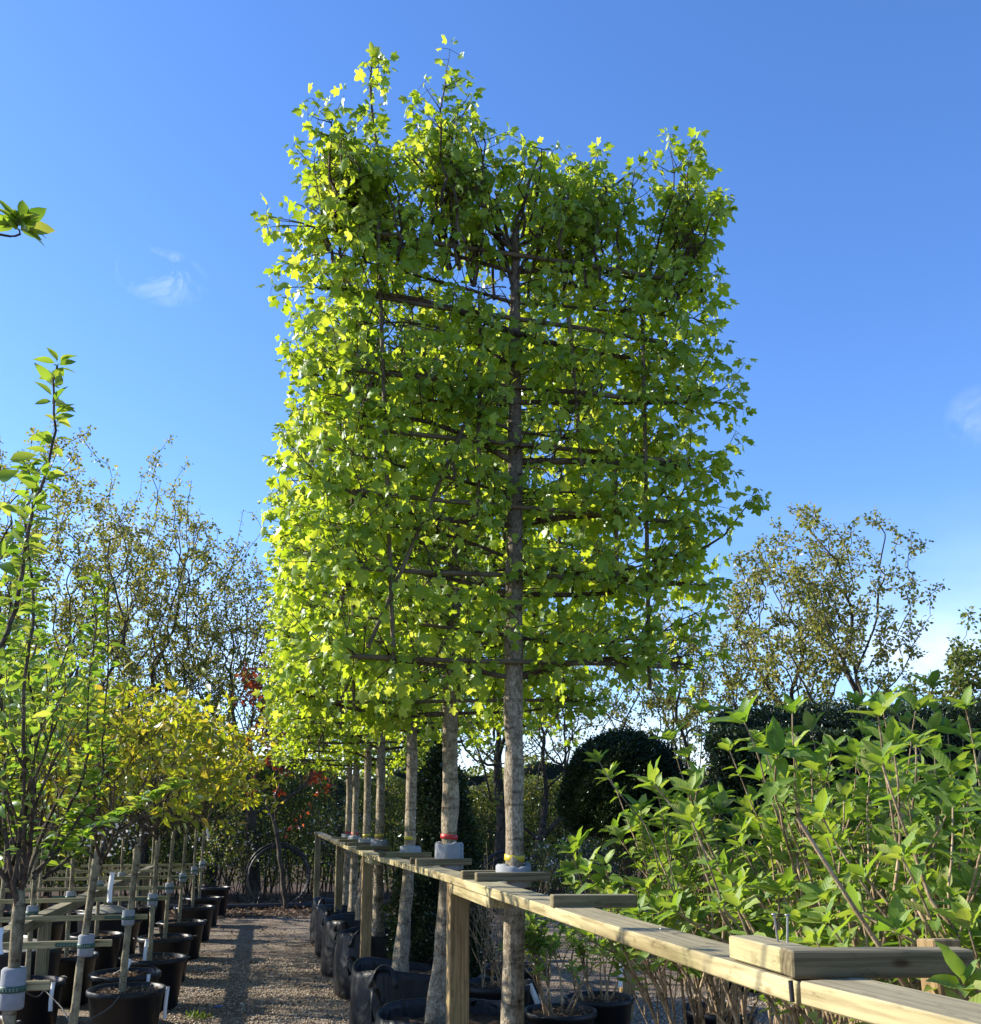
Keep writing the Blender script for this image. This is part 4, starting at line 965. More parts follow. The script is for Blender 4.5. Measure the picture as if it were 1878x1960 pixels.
# ------------------------------------------------------------------ potted standards on the left
def standard(name, label, x, y, fork, top, spread, seed, leafmat, leafsize, per, n_obj, stem_r=0.024, lean=(0, 0), kids={3: 6, 2: 4, 1: 3}, trop=0.10, tmpl=OVATE, key='cherry', group='potted standard trees beside the gravel path', extra=None, z0=0.36, ang=(22, 50), barkk='stem', bark2='branch'):
    rng = np.random.default_rng(seed); o = np.array((x, y, 0.0)); T = thing(name, o, label, 'tree', group)
    path = [(0 - lean[0], 0, z0 - 0.05), (0 - lean[0] * 0.9, 0, z0 + 0.05), (0 - lean[0] * .5, rng.normal(0, 0.01), fork * 0.6), (0, 0, fork * 0.8), (lean[0] * 0.4, lean[1] * 0.4, fork), (lean[0] * 0.6, lean[1], fork + 0.10)]
    V, F = trunk_mesh(path, [stem_r * 1.35, stem_r * 1.15, stem_r, stem_r * 0.95, stem_r * 1.1, stem_r * 0.7], seed, 14, 0.05, 6)
    link('trunk', np_mesh('trunk', V, F), M[barkk], T)
    lines, tips = [], []
    cfg = dict(wig=0.10, trop=trop, ang=ang, lr=(0.55, 0.80), kids=kids, rmin=0.0022, t0=0.2)
    base = Vector((lean[0] * 0.6, lean[1], fork + 0.04))
    nk = kids[3]
    H = top - fork
    for c in range(nk):
        a = 2 * PI * (c + rng.uniform(-0.25, 0.25)) / nk; el = rng.uniform(0.35, 0.95) if c else 0.1
        d = Vector((math.cos(a) * el, math.sin(a) * el, 1)).normalized()
        grow(rng, base + Vector((0, 0, rng.uniform(-0.06, 0.05))), d, H * 0.50, stem_r * 0.5, 2, cfg, lines, tips)
    P0 = np.concatenate([l[0] for l in lines]); z = P0[:, 2] - fork; sz = H / np.percentile(z, 99); rr = np.percentile(np.hypot(P0[:, 0], P0[:, 1]), 93); sx = spread / rr
    def tr(p): q = np.array(p, float).copy(); q[..., 0] *= sx; q[..., 1] *= sx; q[..., 2] = fork + (q[..., 2] - fork) * sz; return q
    lines = [(tr(p), r, s) for p, r, s in lines]
    if extra is not None:
        ext = []
        for pts, r0 in extra:
            pts = np.array(pts) - o; m = 34; t = np.linspace(0, len(pts) - 1, m); A = np.stack([np.interp(t, np.arange(len(pts)), pts[:, k]) for k in range(3)], 1)
            A[1:-1, :2] += rng.normal(0, 0.003, (m - 2, 2)) + 0.012 * np.sin(np.arange(1, m - 1) * 0.5)[:, None]; ext.append((A, np.linspace(r0, r0 * 0.3, m), 6))
        for L3 in ext: lines.append(L3)
    crown = tubes('crown', lines, M[bark2], T)
    tp = [([Vector(q) for q in tr(np.array(p))], d) for p, d in tips]
    P, D, Nn, S = leaf_on_tips(rng, tp, per, leafsize, 0.035, 0.35, 0.5)
    if extra is not None:
        for A, rr2, _ in ext:
            for k in range(3 if A[0, 2] > 1.6 or len(ext) != 2 or A is ext[0][0] else len(A) - 4, len(A)):
                n = int(rng.integers(4, 9)) if k < len(A) - 1 else 12
                a = rng.uniform(0, 6.28, n); d = np.stack([np.cos(a), np.sin(a), rng.uniform(-0.2, 0.8, n)], 1)
                seg = (A[k] - A[k - 1]) * rng.uniform(-0.6, 0.2, (n, 1))
                P = np.concatenate([P, A[k] + seg + d * 0.008]); D = np.concatenate([D, d]); nn = rng.normal(0, 0.4, (n, 3)); nn[:, 2] += 0.8; Nn = np.concatenate([Nn, nn]); S = np.concatenate([S, rng.uniform(leafsize[0] * 0.9, leafsize[1], n)])
    foliage(T, o, tmpl, key + '_leaf', M[leafmat], P + o, D, Nn, S, rng, n_obj)
    return T
LX = -0.97
# near tree just outside the left edge with the long leaning branch
MB = [[(-0.95, 2.9, 1.45), (-0.846, 3.086, 1.864), (-0.79, 3.101, 2.158), (-0.743, 3.113, 2.402), (-0.712, 3.12, 2.704), (-0.700, 3.123, 3.051)],
      [(-1.0, 2.8, 1.5), (-0.85, 2.45, 2.5), (-0.724, 2.288, 2.951), (-0.655, 2.309, 3.0), (-0.625, 2.317, 3.037)]]
standard('apple_tree', 'green leaved apple tree with one long leaning branch against the sky', LX, 2.78, 1.40, 2.4, 0.36, 61, 'apple', (0.045, 0.075), 5, 120, 0.030, kids={3: 4, 2: 3, 1: 3}, key='apple', extra=[([*b], 0.011 if k == 0 else 0.006) for k, b in enumerate(MB)])
NB = [[(-0.93, 4.45, 1.4), (-0.80, 4.6, 1.75), (-0.784, 4.634, 2.141), (-0.812, 4.629, 2.736)], [(-0.93, 4.45, 1.42), (-0.74, 4.6, 1.7), (-0.713, 4.646, 2.027), (-0.765, 4.637, 2.692)],
      [(-0.97, 4.3, 1.4), (-0.928, 4.096, 2.284), (-0.971, 4.086, 2.809), (-0.993, 4.081, 3.05)], [(-0.97, 4.4, 1.4), (-1.10, 4.45, 2.0), (-1.12, 4.4, 2.7)], [(-0.97, 4.4, 1.4), (-1.0, 4.5, 2.1), (-1.02, 4.5, 2.55)], [(-0.9, 4.5, 1.4), (-0.72, 4.75, 1.62), (-0.55, 5.0, 1.75), (-0.42, 5.1, 1.82)]]
standard('apple_tree', 'forked green leaved apple tree with upright whips, wrapped in tallest foam sleeve', LX, 4.43, 1.27, 2.35, 0.50, 62, 'apple', (0.04, 0.07), 7, 260, 0.024, kids={3: 6, 2: 4, 1: 3}, key='apple', extra=[(b, 0.009) for b in NB])
cher = [('cherry', 6.10, 1.38, 2.45, 0.75, 'yellow green cherry tree with thin stem, second pot from the forked apple'),
        ('cherry', 7.85, 1.40, 2.55, 0.85, 'yellow leaved cherry tree with orange scar at its base'),
        ('cherry', 9.45, 1.42, 2.65, 0.90, 'bronze yellow cherry tree whose sleeve hangs below the tag strip'),
        ('cherry', 11.0, 1.42, 2.75, 0.95, 'bronze yellow cherry tree, fourth stem along the path edge'),
        ('cherry', 12.7, 1.42, 2.75, 0.90, 'bronze yellow cherry tree, fifth stem along the path edge'),
        ('cherry', 14.6, 1.42, 2.7, 0.85, 'bronze green cherry tree, sixth stem along the path edge'),
        ('apple', 16.3, 1.42, 2.5, 0.80, 'green cherry tree near the hedge end of the potted row')]
for k, (lm, y, fk, tp, sp, lab) in enumerate(cher):
    standard('cherry_tree', lab, LX + [0.0, 0.02, 0.01, 0, 0, 0, 0][k], y, fk, tp, sp, 70 + k, lm, (0.055, 0.105) if k else (0.045, 0.085), [8, 13, 14, 14, 13, 12, 9][k], [160, 220, 160, 100, 60, 30, 20][k], [0.021, 0.023, 0.020, 0.019, 0.019, 0.019, 0.02][k], lean=[(0.05, 0), (0.035, 0), (0.01, 0), (0.02, 0), (0.02, 0), (0, 0), (0.02, 0)][k], key='cherry' if lm == 'cherry' else 'apple', kids={3: 6, 2: 5, 1: 4}, z0=0.30 if k == 0 else 0.36)
row2 = [(6.75, 'green'), (8.33, 'green'), (9.86, 'yellow'), (11.46, 'yellow'), (13.1, 'yellow')]
rl = ['inner row apple tree standing behind the forked apple', 'inner row tree in pot with white strip label on its rim', 'inner row tree whose sleeve sits beside the long diagonal beam end', 'inner row tree behind the bronze cherries, fourth from the forked apple', 'inner row tree behind the bronze cherries, fifth from the forked apple']
for k, (y, c) in enumerate(row2):
    standard('apple_tree' if c == 'green' else 'cherry_tree', rl[k], -1.73, y, 1.40, 2.6 + 0.3 * (k < 2), 0.7, 90 + k, 'apple' if c == 'green' else 'cherry', (0.045, 0.085), 11, 40, 0.018, key='apple' if c == 'green' else 'cherry', kids={3: 6, 2: 4, 1: 4}, group='inner row of potted standards')
rl3 = ['tall outer row apple with upright whips beyond the diagonal beam', 'outer row apple second from the tall whips', 'outer row apple third from the tall whips', 'outer row apple fourth from the tall whips']
for k, y in enumerate((7.6, 9.2, 10.9, 12.6)):
    standard('apple_tree', rl3[k], -2.55, y, 1.40, 3.3 - 0.15 * k, 0.8, 120 + k, 'apple', (0.05, 0.085), 12, 20, 0.018, key='apple', kids={3: 7, 2: 4, 1: 4}, trop=0.2, group='outer row of potted standards')

for k, (x, y) in enumerate(((-2.55, 14.2), (-2.55, 15.9), (-1.73, 14.8), (-1.73, 16.5), (-3.4, 9.4), (-3.4, 11.1), (-3.4, 12.8), (-3.4, 14.5), (-3.4, 16.2))):  # farther rows added at the left to throw more shade on the gravel path
    rw = {-2.55: 'outer', -1.73: 'inner', -3.4: 'outermost'}[x]; od = {14.2: 'third', 15.9: 'second', 14.8: 'second', 16.5: 'first', 9.4: 'fifth', 11.1: 'fourth', 12.8: 'third', 14.5: 'second', 16.2: 'first'}[y]
    standard('apple_tree', ('green apple' if k % 2 else 'yellow green cherry') + ' standard, %s from the hedge in the %s pot row' % (od, rw), x, y, 1.40, 2.75 + 0.12 * (k % 3), 0.75, 140 + k, 'apple' if k % 2 else 'cherry', (0.05, 0.09), 13, 0, 0.018, key='apple' if k % 2 else 'cherry', kids={3: 6, 2: 4, 1: 4}, group='farther rows of potted standards added to shade the path', tmpl=OVATE_S)
    pot(x, y, 'black pot %s from the hedge in the %s pot row' % (od, rw), (1, 1, 1), k)
potlab = [(LX, 2.78, 'black pot under the apple with the long leaning branch', 1), (LX, 4.43, 'black pot under the forked apple in the tall foam sleeve', 1), (LX - 0.06, 6.10, 'low black pot under the thin stemmed cherry', 0.72),
          (-0.95, 7.85, 'black pot with mulch, white strip on its rim, second cherry along the path', 1), (-1.06, 8.62, 'black treeless pot with broken white labels tucked between two cherry pots', 1), (-0.93, 9.50, 'black pot of third cherry along the path', 1),
          (-0.98, 10.95, 'black pot with wire handle, fourth cherry along the path', 1.03), (-0.95, 12.6, 'black pot of fifth cherry along the path', 1), (-0.93, 14.4, 'black pot of sixth cherry along the path', 1.05), (-0.92, 16.25, 'black pot near the hedge end of the cherry row', 1), (-0.85, 17.8, 'big black tub in front of the hedge, last along the path', 1.12)]
for k, (x, y, lab, s) in enumerate(potlab): pot(x, y, lab, (1, 1, s), [0.4, 1.2, 0.2, 2.3, 0.9, 2.9, 0.1, 0.5, 1.0, 0.2, 0.3][k])
for k, (y, c) in enumerate(row2): pot(-1.73, y, ['black pot of inner row behind the forked apple', 'black pot with white strip label under inner row tree', 'black pot of inner row under the diagonal beam end', 'black pot of inner row, fourth from the forked apple', 'black pot of inner row, fifth from the forked apple'][k], (1, 1, 1.0), k * 0.7)
for k, y in enumerate((7.6, 9.2, 10.9, 12.6)): pot(-2.55, y, ['black pot of outer row under the tall whips', 'black pot of outer row with pale mulch mat', 'black pot of outer row, third from the tall whips', 'black pot of outer row, fourth from the tall whips'][k], (1.1, 1.1, 1.1), k)
# pale mulch mats domed over the soil of two pots
for (x, y, r, h, lab) in ((-1.95, 9.15, 0.30, 0.60, 'pale grey mulch mat domed over the tub behind inner row pot'), (-1.75, 12.2, 0.30, 0.62, 'pale grey mulch mat on the far inner tub')):
    T = thing('mulched_tub', (x, y, 0), lab, 'tub', 'tubs with pale mulch mats')
    V, F = revolve([(r * 0.85, 0.0), (r * 0.88, 0.02), (r, h - 0.06), (r + 0.01, h - 0.03), (r, h - 0.02)], 36); link('body', np_mesh('body', V, F), M['pot'], T)
    V, F = revolve([(r * 0.99, h - 0.05), (r * 0.8, h - 0.01), (r * 0.5, h + 0.03), (r * 0.2, h + 0.05), (0.003, h + 0.055)], 30); link('mulch_mat', np_mesh('mulch_mat', V, F), M['stone'], T)

# left support frame: long beam under the inner row, one cross batten for each stem
FR = thing('support_rack', (-1.7, 9, 0), 'low timber rack with cross battens holding the potted trees', 'rack'); FO = (-1.7, 9, 0)
beam('beam', (-1.62, 4.0, 0.895), (-1.70, 10.2, 0.875), 0.10, 0.075, M['timber_grey'], FR, FO)
beam('beam', (-1.70, 10.22, 0.875), (-1.72, 17, 0.875), 0.10, 0.075, M['timber_grey'], FR, FO)
for y in (5.1, 8.75, 12.2, 16.0): beam('post', (-1.66 - 0.006 * y, y, -0.03), (-1.66 - 0.006 * y, y, 0.842), 0.085, 0.085, M['timber_grey'], FR, FO)
stems = [(LX, 4.43, 0.975, 0.17), (LX, 6.10, 0.94, 0.125), (LX, 7.85, 0.925, 0.12), (LX, 9.45, 0.93, 0.115), (LX, 11.0, 0.925, 0.11), (LX, 12.7, 0.935, 0.11), (LX, 14.6, 0.92, 0.11), (LX, 16.3, 0.92, 0.11)]
for k, (x, y, z, h) in enumerate(stems):
    beam('batten', (-2.75, y + 0.054, z - 0.005), (x + 0.13, y + 0.054, z + [0.0, 0.004, 0.0, 0.006, 0, 0, 0.004, 0][k]), 0.022, 0.038, M['timber'] if k != 1 else M['timber'], FR, FO)
def sleeve(x, y, z, h, lab, r=0.022):
    T = thing('foam_sleeve', (x, y, z), lab, 'foam sleeve', 'grey foam sleeves strapped round the potted stems')
    V, F = revolve([(r, -h / 2), (r + 0.014, -h / 2), (r + 0.020, -h / 2 + 0.008), (r + 0.020, h / 2 - 0.008), (r + 0.014, h / 2), (r, h / 2)], 20, lambda a, zz: 1 + 0.05 * math.sin(a * 2 + 1))
    link('sleeve', np_mesh('sleeve', V, F), M['foam'], T)
    V, F = revolve([(r + 0.021, -0.013), (r + 0.0235, -0.012), (r + 0.0235, 0.012), (r + 0.021, 0.013)], 20, lambda a, zz: 1 + 0.05 * math.sin(a * 2 + 1))
    st = link('strap', np_mesh('strap', V, F), M['strap'], T)
    # loose strap end on the batten with punched slots
    e = beam('strap_end', (-0.17, 0.039, 0.0), (-0.03, 0.030, 0.0), 0.004, 0.022, M['strap'], T)
    ls = []
    for q in range(6):
        link('slot', box_mesh(0.006, 0.003, 0.013, 0, M['strap_hole']), None, T, (-0.155 + q * 0.016, 0.0355 - q * 0.001, 0.0))
    for q in range(5):
        a = -PI / 2 + (q - 2) * 0.28; o = link('slot', box_mesh(0.003, 0.006, 0.013, 0, M['strap_hole']), None, T, ((r + 0.0235) * (1 + 0.05 * math.sin(a * 2 + 1)) * math.cos(a), (r + 0.0235) * (1 + 0.05 * math.sin(a * 2 + 1)) * math.sin(a), 0.0), (0, 0, a))
    return T
sll = ['tall grey foam sleeve with green strap on the forked apple', 'grey foam sleeve with green strap on the thin cherry stem', 'grey foam sleeve with green strap on the cherry with orange scar', 'grey foam sleeve with green strap on third cherry stem', 'grey foam sleeve on fourth cherry stem along the path', 'grey foam sleeve on fifth cherry stem along the path', 'grey foam sleeve on sixth cherry stem along the path', 'grey foam sleeve on last cherry stem by the hedge']
for k, (x, y, z, h) in enumerate(stems): sleeve(x, y, z, h * 0.95, sll[k], 0.025 if k == 0 else 0.022)
for k, (y, c) in enumerate(row2): sleeve(-1.73, y, 0.93, 0.11, 'grey foam sleeve on %s inner row stem counted from the forked apple' % nth[k], 0.02)
tag_label('white strip label on rim of second cherry pot', (-0.66, 7.80, 0.44), (-0.67, 7.78, 0.22), 0.026)
tag_label('white strip label on rim of inner row pot', (-1.50, 8.12, 0.45), (-1.50, 8.08, 0.25), 0.03)
tag_label('white strip label on the treeless pot rim', (-0.86, 8.42, 0.44), (-0.86, 8.40, 0.31), 0.026)
tag_label('long white tag hanging under the thin cherry fork', (-0.86, 6.15, 1.34), (-0.865, 6.13, 1.17), 0.028)
tag_label('white strip label standing at third cherry stem', (-0.99, 9.38, 0.60), (-1.0, 9.36, 0.40), 0.03)
tag_label('white paper tag on the forked apple branch', (-1.02, 4.34, 1.22), (-1.01, 4.32, 1.12), 0.045)
tag_label('crooked white labels leaning in the treeless pot', (-1.0, 8.4, 0.56), (-1.05, 8.38, 0.42), 0.03)
tag_label('white tag hanging under last cherry crown', (-0.80, 13.9, 1.60), (-0.76, 13.88, 1.38), 0.03)
# thin black drip hoses looping between pots
def hose(label, pts, r=0.005):
    A = np.array(pts); t = np.linspace(0, len(A) - 1, 26); C = []
    for q in t:
        i = min(len(A) - 2, int(q)); f = q - i; p0 = A[max(0, i - 1)]; p1 = A[i]; p2 = A[i + 1]; p3 = A[min(len(A) - 1, i + 2)]
        C.append(0.5 * ((2 * p1) + (-p0 + p2) * f + (2 * p0 - 5 * p1 + 4 * p2 - p3) * f * f + (-p0 + 3 * p1 - 3 * p2 + p3) * f ** 3))
    V, F = tube_arrays([(np.array(C), np.full(26, r), 6)]); return tag(link('drip_hose', np_mesh('drip_hose', V, F), M['pipe']), label, 'hose', 'thin black drip hoses')
hose('black drip hose sagging from inner pot to the thin cherry stem', [(-1.62, 8.1, 0.46), (-1.3, 7.3, 0.42), (-1.0, 6.12, 0.52), (-0.95, 7.0, 0.44), (-0.97, 7.75, 0.42)])
hose('black drip hose hanging down from the diagonal beam', [(-1.6, 6.2, 0.95), (-1.52, 6.6, 0.75), (-1.45, 7.2, 0.5), (-1.5, 7.8, 0.44)])
hose('black drip hose arching over the treeless pot', [(-1.15, 8.6, 0.42), (-1.0, 8.5, 0.50), (-0.85, 8.5, 0.49), (-0.83, 8.6, 0.42)])

# ------------------------------------------------------------------ hydrangeas on the right
def hydrangea(label, x, y, top, spread, nst, seed, n_obj, leafs=(0.06, 0.10), z0=0.38, group='potted hydrangeas behind the timber rail', cut=True, name='hydrangea', leanx=0.0):
    rng = np.random.default_rng(seed); o = np.array((x, y, 0.0)); T = thing(name, o, label, 'shrub', group)
    lines = []; P, D, Nn, S = [], [], [], []
    def leaves(p, d, n, s, tipup):
        side = np.cross(d, rng.normal(size=3)); side /= np.linalg.norm(side) + 1e-6; s2 = np.cross(d, side)
        a0 = rng.uniform(0, 6.28)
        for k in range(n):
            a = a0 + 2 * PI * k / n + rng.normal(0, 0.15); out = math.cos(a) * side + math.sin(a) * s2
            ld = out * rng.uniform(0.6, 1.0) + d * rng.uniform(0.35, 1.0) * tipup + np.array((0, 0, rng.uniform(-0.15, 0.25)))
            P.append(p + out * 0.006); D.append(ld); Nn.append(d * 1.0 + np.array((0, 0, 0.4)) - out * 0.2 + rng.normal(0, 0.15, 3)); S.append(s * rng.uniform(0.75, 1.1))
    def shoot(p, d, ln, r, depth):
        n = 6; pts = [p]; q = p.copy(); d = d / np.linalg.norm(d)
        for i in range(n):
            d = d + rng.normal(0, 0.07, 3) + np.array((0, 0, 0.05)); d /= np.linalg.norm(d); q = q + d * ln / n; pts.append(q)
            zrel = (q[2] - z0) / (top - z0)
            if zrel > 0.42 and depth < 2 and rng.random() < 0.30 and i < n - 1: leaves(q, d, 2, rng.uniform(*leafs) * 0.7, 0.6)
        lines.append((np.array(pts), np.linspace(r, r * 0.62, n + 1), 6 if r > 0.005 else 4))
        if depth > 0:
            k = int(rng.integers(2, 4)); ax = np.cross(d, rng.normal(size=3)); ax /= np.linalg.norm(ax)
            for c in range(k):
                a = 2 * PI * c / k + rng.uniform(-0.3, 0.3); w = ax * math.cos(a) + np.cross(d, ax) * math.sin(a)
                nd = d + w * rng.uniform(0.28, 0.62); f = rng.choice((1.0, 0.8, 0.6), p=(0.6, 0.25, 0.15)); b = pts[int(n * f)]
                shoot(b, nd, ln * rng.uniform(0.48, 0.72), r * 0.66, depth - 1)
        else:
            leaves(q, d, 4, rng.uniform(*leafs), 1.1); leaves(q + d * 0.008, d, 2, rng.uniform(*leafs) * 0.85, 2.2)
            leaves(q - d * ln * 0.25, d, 2, rng.uniform(*leafs) * 0.9, 0.5)
            if rng.random() < 0.6: leaves(q - d * ln * 0.55, d, 2, rng.uniform(*leafs) * 0.7, 0.5)
    H = top - z0
    for s in range(nst):
        a = rng.uniform(0, 6.28); rr = rng.uniform(0.02, 0.13); tl = rng.uniform(0.05, 0.55) * spread
        p = o + np.array((rr * math.cos(a), rr * math.sin(a), z0 - 0.03)); d = np.array((math.cos(a) * tl + leanx, math.sin(a) * tl, 1.0))
        shoot(p, d, H * rng.uniform(0.38, 0.50), rng.uniform(0.007, 0.011), 2)
    P = np.array(P); zs = np.percentile(P[:, 2], 99); sc = (top - z0) / (zs - z0)
    def tr(A): A = np.array(A, float).copy(); A[..., 2] = z0 + (A[..., 2] - z0) * sc; return A
    P = tr(P); lines = [(tr(p), r, s) for p, r, s in lines]
    D = np.array(D); Nn = np.array(Nn); S = np.array(S)
    if cut:      # keep clear of the rail and of the path in front of it
        k = (P[:, 0] > 1.03) | ((P[:, 2] > 1.44) & (P[:, 0] > 0.97) & (P[:, 1] > 2.0)); P, D, Nn, S = P[k], D[k], Nn[k], S[k]
        lines = [l for l in lines if l[0][:, 0].min() > 1.0]
    tubes('stems', [(p - o, r, s) for p, r, s in lines], M['hydr_stem'], T)
    foliage(T, o, HYDR, 'hydrangea_leaf', M['hydr'], P, D, Nn, S, rng, n_obj)
    return T
hyd = [('hydrangea with low drooping tip leaves beside the single cross batten', 1.85, 4.05, 1.76, 1.0, 20, 300, (0.07, 0.112), -0.30),
       ('tall hydrangea in front of the yew hedge, next to the domed yew', 1.80, 3.15, 1.98, 1.0, 21, 300, (0.062, 0.105), 0.0),
       ('tall leafy hydrangea standing behind the upright screws on the rail', 1.62, 2.25, 1.94, 0.9, 20, 300, (0.055, 0.09), 0.0),
       ('hydrangea with thick tan stems beside the leaning end block of the rail', 1.58, 1.55, 1.90, 0.8, 17, 300, (0.05, 0.082), 0.0),
       ('dense hydrangea in the second rank behind the end block', 2.45, 2.35, 2.06, 1.0, 19, 220, (0.065, 0.105), 0.0),
       ('dense hydrangea in the second rank between yew dome and rail', 2.65, 3.4, 2.02, 1.0, 19, 220, (0.065, 0.105), 0.0),
       ('hydrangea in the second rank furthest along towards the dome', 2.75, 4.6, 1.62, 1.0, 14, 120, (0.065, 0.105), 0.0)]
for k, (lab, x, y, tp, sp, ns, no, lf, lx) in enumerate(hyd):
    hydrangea(lab, x, y, tp, sp, ns, 200 + k, no, lf, leanx=lx)
    pot(x, y, 'black pot under ' + ['the hydrangea beside the single batten', 'the hydrangea next to the domed yew', 'the hydrangea behind the screws', 'the hydrangea beside the end block', 'the second rank hydrangea behind the end block', 'the second rank hydrangea between dome and rail', 'the second rank hydrangea furthest along'][k], (1, 1, 1), k)
low = [('low young hydrangea in a black pot beneath the rail', 2.36, 7.0, 1.0, 1.5, 8, 100), ('low twiggy hydrangea with small leaves beside the smooth trunk', 1.95, 6.6, 1.0, 1.4, 8, 80), ('low sprawling hydrangea next to the wooden peg', 3.0, 6.4, 0.95, 1.5, 8, 70)]
for k, (lab, x, y, tp, sp, ns, no) in enumerate(low):
    hydrangea(lab, x, y, tp, sp, ns, 230 + k, no, (0.045, 0.085), cut=False, group='low hydrangeas under the rail')
    pot(x, y, ['black pot under the low young hydrangea', 'black pot under the low twiggy hydrangea', 'black pot under the low sprawling hydrangea'][k], (0.9, 0.9, 0.9), k)
# bare russet twigs in a square black pot
def twiggy(label, x, y, seed, h, n):
    rng = np.random.default_rng(seed); o = np.array((x, y, 0)); T = thing('twig_shrub', (x, y, 0), label, 'shrub', 'bare twig shrubs'); ls = []
    for k in range(n):
        a = rng.uniform(0, 6.28); d = Vector((math.cos(a) * rng.uniform(0, 0.45), math.sin(a) * rng.uniform(0, 0.45), 1)); p = Vector((rng.normal(0, 0.06), rng.normal(0, 0.06), 0.33))
        tp = []; grow(rng, p, d, (h - 0.3) * rng.uniform(0.45, 0.6), 0.005, 2, dict(wig=0.09, trop=0.05, ang=(15, 35), lr=(0.5, 0.75), kids={2: 3, 1: 2}, rmin=0.0016, t0=0.3), ls, tp)
    tubes('stems', ls, M['hydr_stem'], T); return T
twiggy('bare russet twiggy shrub between square post and smooth trunk', 1.68, 7.35, 5, 1.20, 20)
pot(1.68, 7.35, 'black pot holding the bare russet twigs', (1.0, 1.0, 1.05), 0.3)
twiggy('bare twiggy shrub in the shade behind the smooth trunk', 2.05, 8.3, 6, 1.1, 18)
pot(2.05, 8.3, 'black pot under the shaded bare twigs', (0.9, 0.9, 1.0), 0.3)
tag_label('white strip label bent over the rim of the russet twig pot', (1.90, 7.2, 0.46), (1.96, 7.15, 0.30), 0.04)
tag_label('white stake label standing among the low hydrangeas', (2.30, 6.35, 0.80), (2.285, 6.35, 0.56), 0.03)
# wooden peg under the rail
pg = thing('wooden_peg', (2.95, 8.1, 0), 'short brown timber peg leaning on the gravel under the rail', 'peg')
beam('peg', (2.95, 8.1, -0.02), (3.02, 8.1, 0.62), 0.11, 0.08, M['post'], pg, (2.95, 8.1, 0))

# ------------------------------------------------------------------ hoops, pipe and scraps
def hoop_bundle(label, x, y, r, seed, n):
    rng = np.random.default_rng(seed); T = thing('hoop_bundle', (x, y, 0), label, 'hoops', 'bundles of black hoops'); 
    for k in range(n):
        rr = r * rng.uniform(0.86, 1.0); tz = rng.uniform(-0.30, 0.30); tx = rng.uniform(-0.12, 0.12); m = 48
        pts = []
        for q in range(m + 1):
            a = 2 * PI * q / m; p = Vector((rr * math.cos(a), 0, rr * math.sin(a))); p = Matrix.Rotation(tz, 3, 'Z') @ (Matrix.Rotation(tx, 3, 'X') @ p); pts.append((p.x + rng.normal(0, .002) , p.y + (k - n / 2) * 0.035, p.z + rr))
        V, F = tube_arrays([(np.array(pts), np.full(m + 1, 0.014), 6)]); link('hoop', np_mesh('hoop', V, F), M['pipe'], T)
    for k in range(9):
        a = rng.uniform(-0.7, 0.7); pts = np.array([(a * r * (0.3 + 0.7 * t), rng.normal(0, 0.05), 2 * r * (1 - 0.08) * (1 - t) + 0.04) for t in np.linspace(0, 1, 6)])
        V, F = tube_arrays([(pts, np.full(6, 0.008), 5)]); link('rod', np_mesh('rod', V, F), M['pipe'], T)
c = polar(0.7, 19.4); hoop_bundle('bundle of large black hoops leaning before the hedge near the path end', c.x, c.y, 0.60, 1, 6)
c = polar(13.6, 17.5); hoop_bundle('bundle of black hoops behind the smooth pale trunk', c.x, c.y, 0.55, 2, 5)
c = polar(18.2, 18); hoop_bundle('bundle of black hoops under the yew dome', c.x, c.y, 0.55, 3, 4)
c = polar(9.3, 18); hoop_bundle('bundle of black hoops behind the narrow yew cone', c.x, c.y, 0.50, 4, 4)
pts = np.array([(-2.0 + 0.45 * k, 18.9 + 0.05 * math.sin(k), 0.055) for k in range(14)])
V, F = tube_arrays([(pts, np.full(14, 0.055), 12)]); tag(link('drain_pipe', np_mesh('drain_pipe', V, F), M['pipe']), 'thick black pipe lying along the earth before the hedge', 'pipe')
def blossoms(label, c, spread, n, seed, group, size=(0.03, 0.06)):
    rng = np.random.default_rng(seed); T = thing('blossom_shrub', (c[0], c[1], 0), label, 'shrub', group)
    lines, tips = [], []
    for k in range(7):
        a = rng.uniform(0, 6.28); grow(rng, Vector((rng.normal(0, .05), rng.normal(0, .05), -0.02)), Vector((math.cos(a) * .4, math.sin(a) * .4, 1)), c[2] * 0.45, 0.012, 2, dict(wig=0.12, trop=0.05, ang=(20, 50), lr=(0.6, 0.85), kids={2: 4, 1: 4}, rmin=0.004, t0=0.25), lines, tips)
    tubes('stems', lines, M['oak_bark'], T)
    P, D, Nn, S = leaf_on_tips(rng, tips, 10, (0.04, 0.07), 0.10); V, F = scatter_arrays(SMALL, P, D, Nn, S); o = link('foliage', np_mesh('foliage', V, F, np.repeat(rng.random(len(P)), 2)), M['hedge'], T); o['kind'] = 'stuff'
    P, D, Nn, S = leaf_on_tips(rng, tips, n, size, 0.12); V, F = scatter_arrays(SMALL, P, D, Nn, S); o = link('blossom', np_mesh('blossom', V, F, np.repeat(rng.random(len(P)), 2)), M['flower'], T); o['kind'] = 'stuff'
c = polar(16.2, 17); blossoms('white flowering shrub low behind the smooth pale trunk', (c.x, c.y, 1.3), 0.8, 1.2, 5, 'white flowering shrubs')
c = polar(17.6, 20); blossoms('white flowering shrub in front of the sunlit hedge by the dome', (c.x, c.y, 1.5), 0.8, 1.5, 6, 'white flowering shrubs')
c = polar(-1.6, 20.6); blossoms('green shrub with scattered white flowers left of the hoop bundle', (c.x, c.y, 1.8), 0.8, 1, 7, 'white flowering shrubs')
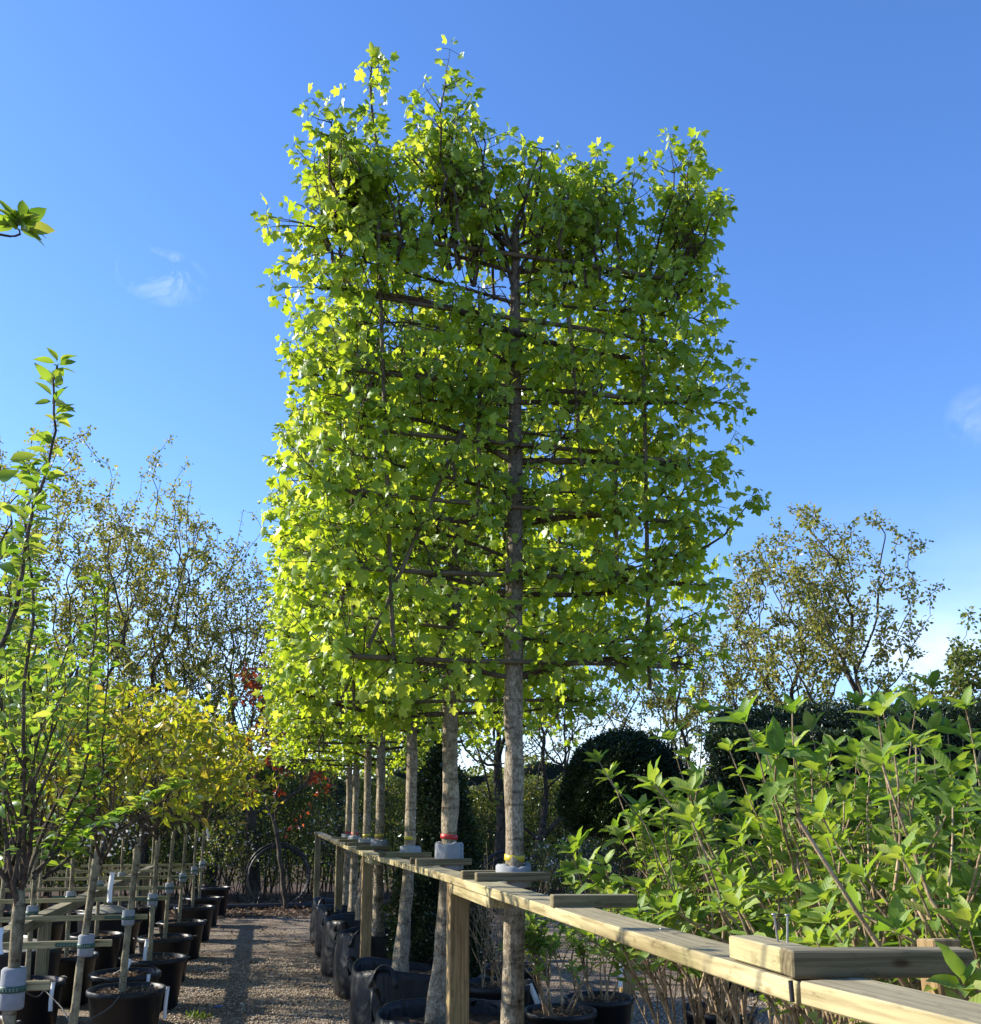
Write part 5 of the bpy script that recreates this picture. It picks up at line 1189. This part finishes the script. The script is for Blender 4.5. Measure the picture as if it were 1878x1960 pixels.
c = polar(4.2, 20.4); blossoms('green shrub with scattered white flowers between hoops and rail end', (c.x, c.y, 2.2), 0.8, 1, 8, 'white flowering shrubs')
# white blossom among the cherry leaves
rng = np.random.default_rng(77); n = 130
P = np.stack([rng.normal(-0.98, 0.13, n), rng.normal(6.9, 0.25, n), rng.normal(1.53, 0.06, n)], 1)
V, F = scatter_arrays(SMALL, P, rng.normal(size=(n, 3)), rng.normal(size=(n, 3)), rng.uniform(0.015, 0.03, n))
tag(link('blossom', np_mesh('blossom', V, F, np.repeat(rng.random(n), 2)), M['flower']), 'white blossom clustered low among the yellow cherry leaves', 'blossom', kind='stuff')
# grass tufts
def tuft(label, x, y, seed, n=60, h=0.09):
    rng = np.random.default_rng(seed); P = np.stack([x + rng.normal(0, 0.05, n), y + rng.normal(0, 0.06, n), np.zeros(n)], 1); D = rng.normal(0, 0.45, (n, 3)); D[:, 2] = 1
    V, F = scatter_arrays((SMALL[0] * np.array([0.12, 1, 1]), SMALL[1]), P - np.array((x, y, 0)), D, rng.normal(size=(n, 3)), rng.uniform(0.4, 1, n) * h)
    tag(link('grass_tuft', np_mesh('grass_tuft', V, F, np.repeat(rng.random(n), 2)), M['grass'], None, (x, y, 0)), label, 'grass', 'weed tufts in the gravel')
tuft('weed tuft in gravel beside the second cherry pot', -0.52, 7.75, 1); tuft('weed tuft in gravel beside the third cherry pot', -0.50, 8.9, 2); tuft('weed tuft at the foot of the wide black bag', 0.5, 7.1, 3, 40, 0.05)
me = np_mesh('scrap', np.array([(-0.03, -0.01, 0), (0.03, -0.014, 0), (0.035, 0.012, 0.006), (-0.025, 0.015, 0.004), (-0.03, -0.01, 0.004), (0.03, -0.014, 0.004), (0.035, 0.012, 0.010), (-0.025, 0.015, 0.008)]), np.array([(0, 1, 2, 3), (4, 7, 6, 5), (0, 4, 5, 1), (1, 5, 6, 2), (2, 6, 7, 3), (3, 7, 4, 0)]), smooth=False)
tag(link('plastic_scrap', me, M['blue'], None, (-0.36, 9.3, 0.02)), 'small blue plastic scrap lying on the gravel', 'litter')
print('maple leaves', tot, 'objects', len(bpy.data.objects), 'tris', sum(len(m.polygons) for m in bpy.data.meshes))
